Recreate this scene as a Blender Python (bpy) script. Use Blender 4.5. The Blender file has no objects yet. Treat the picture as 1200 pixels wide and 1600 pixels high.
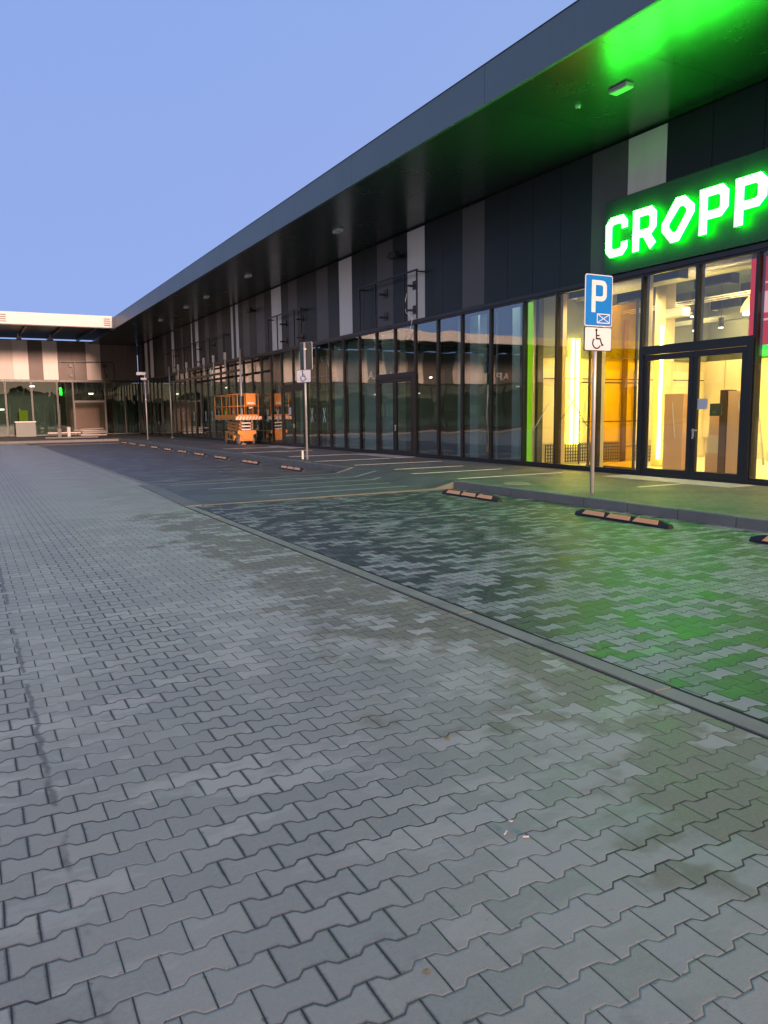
import bpy, bmesh, math, random
from mathutils import Vector, Matrix
random.seed(7)
PI = math.pi
scene = bpy.context.scene
col = scene.collection
D = 13.44        # facade line of the long building
SW = 0.15        # pavement height
WY = 69.0        # facade line of the far wing

# ------------------------------------------------------------------ materials
class NT:
    def __init__(s, name):
        s.m = bpy.data.materials.new(name); s.m.use_nodes = True
        s.t = s.m.node_tree; s.t.nodes.clear()
        s.out = s.t.nodes.new('ShaderNodeOutputMaterial')
    def n(s, typ, **kw):
        nd = s.t.nodes.new(typ)
        for k, v in kw.items(): setattr(nd, k, v)
        return nd
    def set(s, sock, v):
        if hasattr(v, 'is_output') or isinstance(v, bpy.types.NodeSocket): s.t.links.new(v, sock)
        elif isinstance(v, (tuple, list)) and len(v) == 3 and sock.type == 'RGBA': sock.default_value = (*v, 1)
        else: sock.default_value = v
    def math(s, op, a, b=None, c=None, clamp=False):
        nd = s.n('ShaderNodeMath', operation=op, use_clamp=clamp)
        for i, v in enumerate((a, b, c)):
            if v is not None: s.set(nd.inputs[i], v)
        return nd.outputs[0]
    def mix(s, f, a, b, blend='MIX'):
        nd = s.n('ShaderNodeMix', data_type='RGBA', blend_type=blend)
        s.set(nd.inputs[0], f); s.set(nd.inputs[6], a); s.set(nd.inputs[7], b)
        return nd.outputs[2]
    def noise(s, scale, vec=None, detail=3, rough=0.55):
        nd = s.n('ShaderNodeTexNoise'); nd.inputs['Scale'].default_value = scale
        nd.inputs['Detail'].default_value = detail; nd.inputs['Roughness'].default_value = rough
        if vec is not None: s.set(nd.inputs['Vector'], vec)
        return nd.outputs[0]
    def ramp(s, f, lo, hi):      # smooth step lo..hi
        nd = s.n('ShaderNodeMapRange', interpolation_type='SMOOTHSTEP')
        s.set(nd.inputs[0], f); nd.inputs[1].default_value = lo; nd.inputs[2].default_value = hi
        return nd.outputs[0]
    def pos(s):
        return s.n('ShaderNodeNewGeometry').outputs['Position']
    def bump(s, h, strength=0.3, dist=0.01):
        nd = s.n('ShaderNodeBump'); nd.inputs['Strength'].default_value = strength
        nd.inputs['Distance'].default_value = dist; s.set(nd.inputs['Height'], h)
        return nd.outputs[0]
    def pbr(s, color, rough=0.6, metal=0.0, normal=None, emis=None, estr=0.0, spec=0.5):
        b = s.n('ShaderNodeBsdfPrincipled')
        s.set(b.inputs['Base Color'], color); s.set(b.inputs['Roughness'], rough)
        s.set(b.inputs['Metallic'], metal); s.set(b.inputs['Specular IOR Level'], spec)
        if normal is not None: s.set(b.inputs['Normal'], normal)
        if emis is not None:
            s.set(b.inputs['Emission Color'], emis); s.set(b.inputs['Emission Strength'], estr)
        s.t.links.new(b.outputs[0], s.out.inputs[0]); return b

def simple(name, c, rough=0.6, metal=0.0, var=0.12, scale=6.0, bmp=0.0, spec=0.5):
    t = NT(name); p = t.pos()
    f = t.noise(scale, p, 4)
    colr = t.mix(f, tuple(x*(1-var) for x in c), tuple(min(1, x*(1+var)) for x in c))
    r = t.math('MULTIPLY_ADD', t.noise(scale*2.3, p, 2), 0.2, rough-0.1, clamp=True)
    nrm = t.bump(t.noise(scale*12, p, 2), bmp, 0.003) if bmp else None
    t.pbr(colr, r, metal, nrm, spec=spec); return t.m

def emit(name, c, s):
    t = NT(name); e = t.n('ShaderNodeEmission'); t.set(e.inputs[0], c); e.inputs[1].default_value = s
    t.t.links.new(e.outputs[0], t.out.inputs[0]); return t.m

def glass_mat(name, tint, r0=0.09, wav=0.25, amp=1.0):
    t = NT(name)
    g = t.n('ShaderNodeNewGeometry')
    dot = t.n('ShaderNodeVectorMath', operation='DOT_PRODUCT')
    t.set(dot.inputs[0], g.outputs['Normal']); t.set(dot.inputs[1], g.outputs['Incoming'])
    c = t.math('ABSOLUTE', dot.outputs['Value'])
    f5 = t.math('POWER', t.math('SUBTRACT', 1.0, c), 5.0)
    F = t.math('MULTIPLY_ADD', f5, 1-r0, r0, clamp=True)
    F = t.math('MULTIPLY', F, amp, clamp=True)
    tr = t.n('ShaderNodeBsdfTransparent'); t.set(tr.inputs[0], tint)
    gl = t.n('ShaderNodeBsdfGlossy'); gl.inputs['Roughness'].default_value = 0.0
    t.set(gl.inputs[0], (0.93, 0.97, 0.96))
    # panes are never quite flat: broad waves in the reflection
    h = t.noise(0.55, g.outputs['Position'], 1)
    t.set(gl.inputs['Normal'], t.bump(h, wav, 0.03))
    mx = t.n('ShaderNodeMixShader'); t.set(mx.inputs[0], F)
    t.t.links.new(tr.outputs[0], mx.inputs[1]); t.t.links.new(gl.outputs[0], mx.inputs[2])
    t.t.links.new(mx.outputs[0], t.out.inputs[0]); return t.m

def paver_mat(name, kind):
    """interlocking bone-shaped concrete pavers, long side across X"""
    L, P, A = 0.198, 0.132, 0.0125
    t = NT(name)
    pos = t.pos()
    sep = t.n('ShaderNodeSeparateXYZ'); t.set(sep.inputs[0], pos)
    wx = t.math('MULTIPLY_ADD', t.noise(3.1, pos, 2), 0.012, -0.006)
    wy = t.math('MULTIPLY_ADD', t.noise(2.3, pos, 2), 0.014, -0.007)
    x = t.math('ADD', sep.outputs[0], wx); y = t.math('ADD', sep.outputs[1], wy)
    v = t.math('DIVIDE', y, P); n = t.math('FLOOR', v)
    par = t.math('FLOORED_MODULO', n, 2.0)
    sg = t.math('MULTIPLY_ADD', par, -2.0, 1.0)
    cs = t.math('COSINE', t.math('MULTIPLY', x, 2*PI/L))
    s = t.math('MAXIMUM', t.math('MINIMUM', t.math('MULTIPLY', cs, 2.6), 1.0), -1.0)
    line = t.math('ADD', t.math('MULTIPLY', t.math('ADD', n, 0.5), P), t.math('MULTIPLY', t.math('MULTIPLY', s, sg), A))
    d = t.math('SUBTRACT', y, line)
    row = t.math('ADD', n, t.math('GREATER_THAN', d, 0.0))
    rp = t.math('FLOORED_MODULO', row, 2.0)
    u = t.math('MULTIPLY_ADD', rp, 0.5, t.math('DIVIDE', x, L))
    cl = t.math('FLOOR', u)
    du = t.math('MULTIPLY', t.math('ABSOLUTE', t.math('SUBTRACT', u, t.math('ROUND', u))), L)
    dw = t.math('ABSOLUTE', d)
    cv = t.n('ShaderNodeCombineXYZ'); t.set(cv.inputs[0], cl); t.set(cv.inputs[1], row)
    wn = t.n('ShaderNodeTexWhiteNoise', noise_dimensions='2D'); t.set(wn.inputs['Vector'], cv.outputs[0])
    rnd = wn.outputs['Value']; rc = t.n('ShaderNodeSeparateColor'); t.set(rc.inputs[0], wn.outputs['Color'])
    big = t.noise(0.35, pos, 4, 0.6)
    mpa = t.n('ShaderNodeMapping'); t.set(mpa.inputs[0], pos); mpa.inputs['Scale'].default_value = (0.8, 1.9, 1)
    big2 = t.noise(0.95, mpa.outputs[0], 5, 0.7)
    fine = t.noise(60, pos, 4, 0.7)
    grit = t.noise(260, pos, 2, 0.6)
    # joints: butt joints open and dark, wavy joints partly filled
    open_ = t.ramp(t.noise(0.9, pos, 3), 0.42, 0.62)
    jw = t.math('MULTIPLY_ADD', open_, 0.0030, 0.0017)
    ju = t.math('SUBTRACT', 1.0, t.ramp(t.math('DIVIDE', du, t.math('MULTIPLY_ADD', t.noise(1.7, pos, 3), 0.0036, 0.0016)), 0.45, 1.0))
    jv = t.math('SUBTRACT', 1.0, t.ramp(t.math('DIVIDE', dw, jw), 0.45, 1.3))
    fillv = t.math('MULTIPLY_ADD', open_, 0.50, 0.45)
    jm = t.math('MAXIMUM', t.math('MULTIPLY', ju, 0.92), t.math('MULTIPLY', jv, fillv), clamp=True)
    mind = t.math('MINIMUM', du, dw)
    edge = t.ramp(mind, 0.0, 0.009)
    sx = sep.outputs[0]; sy = sep.outputs[1]
    if kind == 'road':
        a = t.mix(rnd, (0.262, 0.260, 0.200), (0.345, 0.338, 0.262))
        # batches of lighter and darker blocks, laid in short runs
        lt = t.math('MULTIPLY', t.ramp(t.math('ADD', t.math('ADD', big2, t.math('MULTIPLY', t.ramp(sx, 0.9, 2.6), 0.07)), t.math('MULTIPLY', rc.outputs[0], 0.12)), 0.58, 0.66), t.math('MULTIPLY_ADD', t.ramp(sy, 1.0, 4.0), 0.40, 0.12))
        a = t.mix(lt, a, (0.60, 0.58, 0.47))
        dk = t.math('MULTIPLY', t.ramp(t.math('ADD', t.noise(0.8, pos, 3), t.math('MULTIPLY', rc.outputs[1], 0.08)), 0.56, 0.68), 0.30)
        a = t.mix(dk, a, (0.15, 0.145, 0.13))
        a = t.mix(t.math('MULTIPLY', t.ramp(sy, 1.5, 7.0), 0.42), a, t.mix(rnd, (0.43, 0.425, 0.345), (0.52, 0.51, 0.42)))  # lane colour brightened with distance, standing in for grazing sheen
        # sand and moss washed along the channel
        near = t.ramp(t.math('ADD', sx, t.math('MULTIPLY', t.math('SUBTRACT', t.noise(0.9, pos, 4, 0.65), 0.5), 4.2)), 2.15, 2.6)
        patch = t.ramp(t.math('ADD', t.noise(1.6, pos, 4, 0.6), t.math('MULTIPLY', rc.outputs[2], 0.26)), 0.52, 0.60)
        st = t.math('MULTIPLY', t.math('MULTIPLY', near, patch), 0.92)
        a = t.mix(st, a, t.mix(rnd, (0.14, 0.118, 0.060), (0.20, 0.172, 0.095)))
        # worn far zone with sand over the joints
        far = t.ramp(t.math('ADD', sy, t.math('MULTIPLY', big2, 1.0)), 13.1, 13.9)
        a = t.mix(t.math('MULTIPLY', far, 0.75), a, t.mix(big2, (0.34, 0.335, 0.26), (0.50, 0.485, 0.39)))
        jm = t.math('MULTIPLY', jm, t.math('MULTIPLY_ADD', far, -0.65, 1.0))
        # dirt lines where water stands in the joints, bottom left
        trail = t.ramp(t.math('ABSOLUTE', t.math('SUBTRACT', t.math('ADD', sx, t.math('MULTIPLY', t.math('SUBTRACT', t.noise(4.0, pos, 5, 0.7), 0.5), 0.09)), 0.22)), 0.004, 0.022)
        trail = t.math('MULTIPLY', t.math('SUBTRACT', 1.0, trail), t.ramp(t.noise(1.7, pos, 4), 0.44, 0.52))
        a = t.mix(t.math('MULTIPLY', trail, 0.85), a, (0.045, 0.045, 0.04))
        smudge = t.math('MULTIPLY', t.ramp(t.noise(1.25, pos, 6, 0.75), 0.56, 0.68), t.ramp(t.noise(6.5, pos, 4, 0.7), 0.42, 0.60))
        a = t.mix(t.math('MULTIPLY', smudge, 0.38), a, (0.11, 0.11, 0.095))
        # dirt packed wide into the joints along two wheel tracks
        def band(x0, w): return t.math('SUBTRACT', 1.0, t.ramp(t.math('ABSOLUTE', t.math('SUBTRACT', t.math('ADD', sx, t.math('MULTIPLY', t.math('SUBTRACT', t.noise(1.3, pos, 3), 0.5), 0.9)), x0)), 0.0, w))
        wet = t.math('MULTIPLY', t.math('MAXIMUM', band(0.92, 0.50), band(-0.05, 0.45)), t.math('MULTIPLY', t.ramp(t.noise(2.0, pos, 3), 0.36, 0.48), 1.7), clamp=True)
        wj = t.math('SUBTRACT', 1.0, t.ramp(t.math('ADD', t.math('MINIMUM', du, dw), t.math('MULTIPLY', t.noise(70, pos, 3), 0.008)), 0.006, 0.0165))
        a = t.mix(t.math('MULTIPLY', t.math('MULTIPLY', wet, wj), 0.92), a, (0.045, 0.047, 0.036))
        jc = (0.030, 0.030, 0.027); rg = 0.56; sp = 0.35
    elif kind == 'bay':
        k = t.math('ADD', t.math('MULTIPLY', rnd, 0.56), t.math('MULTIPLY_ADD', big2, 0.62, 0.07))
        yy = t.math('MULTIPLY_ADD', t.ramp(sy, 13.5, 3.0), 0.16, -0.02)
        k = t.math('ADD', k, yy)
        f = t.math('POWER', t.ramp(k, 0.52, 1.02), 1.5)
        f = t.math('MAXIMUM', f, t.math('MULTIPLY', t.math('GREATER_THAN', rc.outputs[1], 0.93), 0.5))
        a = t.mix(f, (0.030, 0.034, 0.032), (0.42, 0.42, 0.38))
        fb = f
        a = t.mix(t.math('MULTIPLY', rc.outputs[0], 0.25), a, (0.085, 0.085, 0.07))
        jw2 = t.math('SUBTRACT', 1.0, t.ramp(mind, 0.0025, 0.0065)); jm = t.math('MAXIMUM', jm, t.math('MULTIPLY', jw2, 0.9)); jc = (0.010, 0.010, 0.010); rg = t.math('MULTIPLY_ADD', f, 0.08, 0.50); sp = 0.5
    else:
        a = t.mix(rnd, (0.030, 0.030, 0.030), (0.15, 0.148, 0.140))
        a = t.mix(t.ramp(big2, 0.50, 0.62), a, (0.22, 0.22, 0.20))
        jc = (0.02, 0.02, 0.022); rg = 0.5; sp = 0.45
    a = t.mix(t.math('MULTIPLY', t.ramp(big, 0.35, 0.7), 0.15 if kind == 'road' else 0.0), a, (0.15, 0.15, 0.14))
    a = t.mix(fine, a, t.mix(0.45 if kind == 'road' else 0.14, a, (0.50, 0.50, 0.42)), 'MIX')
    a = t.mix(t.math('MULTIPLY', t.ramp(grit, 0.52, 0.72), 0.32), a, (0.06, 0.06, 0.06))
    a = t.mix(t.math('MULTIPLY', t.math('SUBTRACT', 1.0, edge), 0.28), a, (0.09, 0.09, 0.09))
    chip = t.math('MULTIPLY', t.ramp(t.noise(38, pos, 3, 0.7), 0.60, 0.66), t.math('SUBTRACT', 1.0, t.ramp(mind, 0.003, 0.016)))
    a = t.mix(t.math('MULTIPLY', chip, 0.7), a, (0.09, 0.09, 0.08))
    sand = t.math('MULTIPLY', t.ramp(t.noise(1.4, pos, 5, 0.7), 0.5, 0.7), t.ramp(t.noise(24, pos, 4, 0.7), 0.45, 0.62))
    a = t.mix(t.math('MULTIPLY', sand, 0.16), a, (0.55, 0.53, 0.44))
    spot = t.ramp(t.noise(9, pos, 4, 0.75), 0.66, 0.74)
    a = t.mix(t.math('MULTIPLY', spot, 0.30), a, (0.09, 0.088, 0.08))
    a = t.mix(1.0, a, (1.0, 0.955, 0.925), 'MULTIPLY')
    cfin = t.mix(jm, a, jc)
    # relief: joint grooves, rounded edges, and each block sitting slightly out of level
    ft = t.math('ADD', t.math('MULTIPLY', t.math('SUBTRACT', t.math('FRACT', u), 0.5), t.math('MULTIPLY_ADD', rc.outputs[0], 2.0, -1.0)),
                t.math('MULTIPLY', t.math('DIVIDE', d, P), t.math('MULTIPLY_ADD', rc.outputs[1], 2.0, -1.0)))
    h = t.math('ADD', t.math('MULTIPLY', edge, 1.0), t.math('MULTIPLY', ft, 0.9))
    h = t.math('ADD', h, t.math('MULTIPLY', fine, 0.18))
    h = t.math('ADD', h, t.math('MULTIPLY', grit, 0.10))
    h = t.math('ADD', h, t.math('MULTIPLY', jm, -1.2))
    r = t.math('ADD', t.math('ADD', t.math('MULTIPLY_ADD', rnd, 0.16, -0.08), rg), t.math('MULTIPLY', big2, 0.15))
    t.pbr(cfin, r, 0.0, t.bump(h, 0.45, 0.003), spec=sp)
    return t.m

def block_mat(name, c1, c2, sx=0.2, sy=0.1, joint=(0.06, 0.058, 0.05), far=0.12):
    t = NT(name); pos = t.pos()
    br = t.n('ShaderNodeTexBrick'); t.set(br.inputs['Vector'], pos)
    br.inputs['Scale'].default_value = 1.0; br.inputs['Brick Width'].default_value = sx
    br.inputs['Row Height'].default_value = sy; br.inputs['Mortar Size'].default_value = 0.0035
    br.inputs['Mortar Smooth'].default_value = 0.4
    t.set(br.inputs['Color1'], c1); t.set(br.inputs['Color2'], c2); t.set(br.inputs['Mortar'], joint)
    big = t.noise(0.8, pos, 4, 0.65)
    c = t.mix(t.math('MULTIPLY', t.ramp(big, 0.42, 0.66), 0.6), br.outputs['Color'], tuple(x*0.45 for x in c1))
    c = t.mix(t.math('MULTIPLY', t.ramp(t.noise(0.5, pos, 3), 0.55, 0.75), 0.4), c, (0.30, 0.30, 0.28))
    c = t.mix(t.noise(50, pos, 3), c, t.mix(0.25, c, (0.05, 0.05, 0.05)))
    h = t.math('ADD', t.math('MULTIPLY', br.outputs['Fac'], -1.0), t.math('MULTIPLY', t.noise(90, pos, 2), 0.2))
    t.pbr(c, 0.6, 0, t.bump(h, 0.6, 0.004), spec=0.4); return t.m

def panel_mat(name, c, rough, var=0.10, spec=0.5, metal=0.0, bmp=0.12):
    """painted sheet cladding: fine vertical brushing, dust runs and oil-canning"""
    t = NT(name); pos = t.pos()
    mp = t.n('ShaderNodeMapping'); t.set(mp.inputs[0], pos); mp.inputs['Scale'].default_value = (9, 9, 0.35)
    streak = t.noise(1.0, mp.outputs[0], 4, 0.6)
    cloud = t.noise(0.7, pos, 3)
    cc = t.mix(streak, tuple(x*(1-var) for x in c), tuple(x*(1+var) for x in c))
    r = t.math('ADD', t.math('MULTIPLY_ADD', cloud, 0.12, rough-0.06), t.math('MULTIPLY', streak, 0.06))
    t.pbr(cc, r, metal, t.bump(t.noise(0.9, pos, 2), bmp, 0.02), spec=spec); return t.m

def wood_mat(name, c1, c2):
    t = NT(name); pos = t.pos()
    mp = t.n('ShaderNodeMapping'); t.set(mp.inputs[0], pos); mp.inputs['Scale'].default_value = (14, 14, 1.2)
    f = t.noise(1.6, mp.outputs[0], 5, 0.6)
    t.pbr(t.mix(f, c1, c2), 0.5, 0, t.bump(f, 0.1, 0.004)); return t.m

M = {}
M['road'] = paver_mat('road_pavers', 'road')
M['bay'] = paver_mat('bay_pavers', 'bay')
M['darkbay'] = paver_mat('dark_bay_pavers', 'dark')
M['walk'] = block_mat('pavement_blocks', (0.20, 0.195, 0.175), (0.15, 0.147, 0.135))
M['cross'] = block_mat('crossing_blocks', (0.185, 0.185, 0.17), (0.145, 0.148, 0.138))
M['far_ground'] = simple('far_ground', (0.17, 0.17, 0.165), 0.8, scale=0.4, var=0.25)
M['kerb'] = simple('kerb_concrete', (0.19, 0.185, 0.165), 0.75, scale=3, var=0.22, bmp=0.4)
M['channel'] = simple('channel_concrete', (0.27, 0.25, 0.195), 0.75, scale=2.2, var=0.35, bmp=0.4)
M['slab'] = simple('light_slab', (0.48, 0.47, 0.45), 0.6, scale=2, var=0.15, bmp=0.2)
M['line'] = simple('white_line', (0.62, 0.63, 0.57), 0.6, scale=9, var=0.3)
M['joint'] = simple('dark_joint', (0.028, 0.028, 0.028), 0.9)
M['dark'] = panel_mat('anthracite_panel', (0.013, 0.026, 0.030), 0.40, spec=0.32)
M['mid'] = panel_mat('grey_panel', (0.095, 0.097, 0.104), 0.45)
M['light'] = panel_mat('pale_panel', (0.80, 0.775, 0.76), 0.45)
M['wdark'] = panel_mat('brown_grey_panel', (0.135, 0.112, 0.10), 0.5)
M['wmid'] = panel_mat('beige_panel', (0.58, 0.52, 0.48), 0.5)
M['soffit'] = panel_mat('soffit_sheet', (0.022, 0.036, 0.030), 0.22, spec=0.7, bmp=0.03)
M['fascia'] = panel_mat('fascia_sheet', (0.095, 0.140, 0.165), 0.42, spec=0.5)
M['wfascia'] = panel_mat('pale_fascia_sheet', (0.68, 0.63, 0.59), 0.45)
M['frame'] = simple('window_frame', (0.016, 0.018, 0.021), 0.38, spec=0.5, var=0.1)
M['black'] = simple('black_metal', (0.012, 0.012, 0.013), 0.4)
M['steel'] = simple('galvanised_steel', (0.58, 0.57, 0.55), 0.42, 0.45, scale=14, var=0.2)
M['glass'] = glass_mat('shop_glass', (0.77, 0.83, 0.82), 0.17)
M['wingglass'] = glass_mat('wing_glass', (0.62, 0.70, 0.66), 0.085)
M['litglass'] = glass_mat('lit_shop_glass', (0.93, 0.95, 0.93), 0.06)
M['blue'] = simple('sign_blue', (0.005, 0.20, 0.66), 0.35, var=0.05)
M['white'] = simple('sign_white', (0.74, 0.75, 0.80), 0.4, var=0.03)
M['ink'] = simple('sign_black', (0.008, 0.008, 0.01), 0.45)
M['alu'] = simple('sign_back', (0.10, 0.11, 0.09), 0.45, 0.4)
M['rubber'] = simple('black_rubber', (0.012, 0.012, 0.013), 0.55, scale=30, bmp=0.3)
M['amber'] = simple('orange_reflector', (1.0, 0.44, 0.16), 0.35, scale=60, var=0.18)
M['orange'] = simple('lift_orange', (0.80, 0.27, 0.03), 0.42, scale=5, var=0.2)
M['oldorange'] = simple('worn_orange', (0.60, 0.25, 0.06), 0.55, scale=8, var=0.35)
M['tyre'] = simple('grey_tyre', (0.16, 0.155, 0.15), 0.8)
M['lwhite'] = simple('white_paint', (0.72, 0.70, 0.67), 0.5)
M['tape'] = simple('white_tape', (0.85, 0.85, 0.82), 0.6)
M['darktape'] = simple('dark_tape', (0.06, 0.06, 0.06), 0.6)
M['iwall'] = simple('shop_wall', (0.26, 0.29, 0.28), 0.8, scale=1, var=0.1)
M['ifloor'] = simple('shop_floor', (0.22, 0.22, 0.21), 0.3, scale=1, var=0.2)
M['iceil'] = simple('shop_ceiling', (0.07, 0.075, 0.075), 0.8)
M['icol'] = simple('shop_column', (0.64, 0.72, 0.67), 0.7, scale=2, var=0.1)
M['cream'] = simple('cream_wall', (0.72, 0.62, 0.40), 0.7, scale=1.5, var=0.08)
M['creampanel'] = simple('cream_panel', (0.85, 0.72, 0.47), 0.6, scale=2, var=0.05)
M['concrete'] = simple('grey_plaster', (0.15, 0.165, 0.14), 0.8, scale=2, var=0.2)
M['sfloor'] = simple('lit_floor', (0.72, 0.64, 0.46), 0.35, scale=2, var=0.25)
M['sceil'] = simple('green_grey_ceiling', (0.07, 0.10, 0.09), 0.8)
M['yellow'] = simple('yellow_panel', (0.85, 0.60, 0.02), 0.5, var=0.04)
M['wood'] = wood_mat('plywood', (0.78, 0.46, 0.24), (0.88, 0.58, 0.33))
M['wooddark'] = wood_mat('brown_board', (0.07, 0.036, 0.018), (0.11, 0.06, 0.03))
M['screen'] = simple('dark_screen', (0.05, 0.075, 0.07), 0.25)
M['paper'] = simple('paper', (0.74, 0.70, 0.76), 0.7, var=0.03)
M['letter_face'] = emit('letter_face', (0.035, 1.0, 0.04), 58)
M['letter_side'] = emit('letter_side', (0.0, 1.0, 0.006), 22.0)
M['board'] = simple('sign_board', (0.018, 0.05, 0.04), 0.5, scale=3)
M['led_yellow'] = emit('led_yellow', (1.0, 0.82, 0.08), 22.0)
M['led_lime'] = emit('led_lime', (0.24, 0.56, 0.01), 1.0)
M['lamp_warm'] = emit('lamp_warm', (1.0, 0.72, 0.30), 165.0)
M['fill_lamp'] = emit('fill_lamp', (0.86, 1.0, 0.93), 13.0)
M['lamp_spot'] = emit('lamp_spot', (1.0, 0.93, 0.78), 9.0)
M['red'] = emit('red_display', (0.72, 0.012, 0.035), 0.8)
M['redwhite'] = emit('pink_display', (1.0, 0.45, 0.50), 0.9)
M['green_reflection'] = emit('green_reflection_glow', (0.02, 0.95, 0.05), 1.2)  # glowing band that imitates a green reflection on the glass
M['lensgreen'] = simple('lamp_lens', (0.55, 0.55, 0.52), 0.4)
M['leaf'] = simple('foliage', (0.035, 0.036, 0.028), 0.8, scale=1.0, var=0.5)
M['leaf2'] = simple('dry_leaf', (0.30, 0.20, 0.08), 0.7)
tA = NT('amber_film'); tr_ = tA.n('ShaderNodeBsdfTransparent'); tA.set(tr_.inputs[0], (1.0, 0.80, 0.06))
gl_ = tA.n('ShaderNodeBsdfDiffuse'); tA.set(gl_.inputs[0], (0.70, 0.46, 0.01))
mx_ = tA.n('ShaderNodeMixShader'); mx_.inputs[0].default_value = 0.10
tA.t.links.new(tr_.outputs[0], mx_.inputs[1]); tA.t.links.new(gl_.outputs[0], mx_.inputs[2]); tA.t.links.new(mx_.outputs[0], tA.out.inputs[0])
M['film'] = tA.m

# ------------------------------------------------------------------ mesh helpers
def tag(o, label=None, cat=None, group=None, kind=None):
    if label: o['label'] = label
    if cat: o['category'] = cat
    if group: o['group'] = group
    if kind: o['kind'] = kind
    return o

def empty(name, loc, label=None, cat=None, group=None, rz=0):
    o = bpy.data.objects.new(name, None); col.objects.link(o)
    o.location = loc; o.rotation_euler = (0, 0, rz); o.empty_display_size = 0.2
    return tag(o, label, cat, group)

class MB:
    def __init__(s): s.bm = bmesh.new(); s.mats = []
    def mi(s, m):
        if m is None: return 0
        m = M[m] if isinstance(m, str) else m
        if m not in s.mats: s.mats.append(m)
        return s.mats.index(m)
    def box(s, x0, y0, z0, x1, y1, z1, m=None, bevel=0.0):
        tmp = bmesh.new() if bevel else s.bm
        vs = [tmp.verts.new((x, y, z)) for x in (min(x0, x1), max(x0, x1)) for y in (min(y0, y1), max(y0, y1)) for z in (min(z0, z1), max(z0, z1))]
        fs = [(0, 1, 3, 2), (4, 6, 7, 5), (0, 4, 5, 1), (2, 3, 7, 6), (0, 2, 6, 4), (1, 5, 7, 3)]
        mi = s.mi(m)
        for f in fs:
            fc = tmp.faces.new([vs[i] for i in f]); fc.material_index = mi
        if bevel:
            bmesh.ops.bevel(tmp, geom=list(tmp.edges), offset=bevel, segments=2, affect='EDGES', profile=0.5)
            for f in tmp.faces: f.material_index = mi
            s.merge(tmp)
        return s
    def merge(s, tmp):
        me = bpy.data.meshes.new('t'); tmp.to_mesh(me); tmp.free(); s.bm.from_mesh(me); bpy.data.meshes.remove(me)
    def tube(s, p, q, r, m=None, seg=12, r2=None):
        p, q = Vector(p), Vector(q); d = (q-p).normalized(); r2 = r if r2 is None else r2
        a = d.orthogonal().normalized(); b = d.cross(a); mi = s.mi(m)
        A = []; B = []
        for i in range(seg):
            c = a*math.cos(2*PI*i/seg)+b*math.sin(2*PI*i/seg)
            A.append(s.bm.verts.new(p+c*r)); B.append(s.bm.verts.new(q+c*r2))
        for i in range(seg):
            j = (i+1) % seg
            f = s.bm.faces.new((A[i], A[j], B[j], B[i])); f.material_index = mi; f.smooth = True
        for L in (A[::-1], B):
            f = s.bm.faces.new(L); f.material_index = mi
        return s
    def bar(s, p, q, w, h, m=None):     # rectangular bar from p to q
        p, q = Vector(p), Vector(q); d = (q-p).normalized()
        up = Vector((0, 0, 1)) if abs(d.z) < 0.95 else Vector((1, 0, 0))
        a = d.cross(up).normalized()*w/2; b = a.cross(d).normalized()*h/2; mi = s.mi(m)
        V = [s.bm.verts.new(o+sa*a+sb*b) for o in (p, q) for sa, sb in ((-1, -1), (1, -1), (1, 1), (-1, 1))]
        for f in ((3, 2, 1, 0), (4, 5, 6, 7), (0, 1, 5, 4), (1, 2, 6, 5), (2, 3, 7, 6), (3, 0, 4, 7)):
            fc = s.bm.faces.new([V[i] for i in f]); fc.material_index = mi
        return s
    def poly(s, pts, m=None):
        f = s.bm.faces.new([s.bm.verts.new(p) for p in pts]); f.material_index = s.mi(m); return s
    def prism(s, pts, vec, m=None):
        vec = Vector(vec); mi = s.mi(m)
        A = [s.bm.verts.new(p) for p in pts]; B = [s.bm.verts.new(Vector(p)+vec) for p in pts]
        n = len(pts)
        for f in [A[::-1], B]+[[A[i], A[(i+1) % n], B[(i+1) % n], B[i]] for i in range(n)]:
            fc = s.bm.faces.new(f); fc.material_index = mi
        return s
    def build(s, name, m=None, parent=None, smooth=False):
        bmesh.ops.recalc_face_normals(s.bm, faces=list(s.bm.faces))
        me = bpy.data.meshes.new(name)
        if parent is not None and parent.get('_org') is not None: pass
        s.bm.to_mesh(me); s.bm.free()
        if m is not None: me.materials.append(M[m] if isinstance(m, str) else m)
        else:
            for x in s.mats: me.materials.append(x)
        o = bpy.data.objects.new(name, me); col.objects.link(o)
        if parent is not None: o.parent = parent
        return o

def gpos(o):
    v = Vector((0, 0, 0))
    while o is not None: v = v+Vector(o.location); o = o.parent
    return v

def wpart(mb, name, m, parent):
    """build a mesh given in world coordinates and hang it under an unrotated parent"""
    o = mb.build(name, m, parent); g = gpos(parent)
    o.data.transform(Matrix.Translation(-g)); return o

def shape2d(name, loops, thick, m, parent, mat4):
    """loops in a plane (holes allowed), extruded; mat4 maps (u,v,w) to the parent's space"""
    cu = bpy.data.curves.new(name, 'CURVE'); cu.dimensions = '2D'; cu.fill_mode = 'BOTH'; cu.extrude = thick/2
    for lp in loops:
        sp = cu.splines.new('POLY'); sp.points.add(len(lp)-1); sp.use_cyclic_u = True
        for p, q in zip(sp.points, lp): p.co = (q[0], q[1], 0, 1)
    tmp = bpy.data.objects.new('tmp', cu); col.objects.link(tmp)
    bpy.context.view_layer.update()
    me = bpy.data.meshes.new_from_object(tmp.evaluated_get(bpy.context.evaluated_depsgraph_get()))
    bpy.data.objects.remove(tmp); bpy.data.curves.remove(cu)
    me.materials.clear(); me.materials.append(M[m]); me.name = name
    me.transform(mat4)
    o = bpy.data.objects.new(name, me); col.objects.link(o)
    if parent is not None: o.parent = parent
    return o

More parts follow.
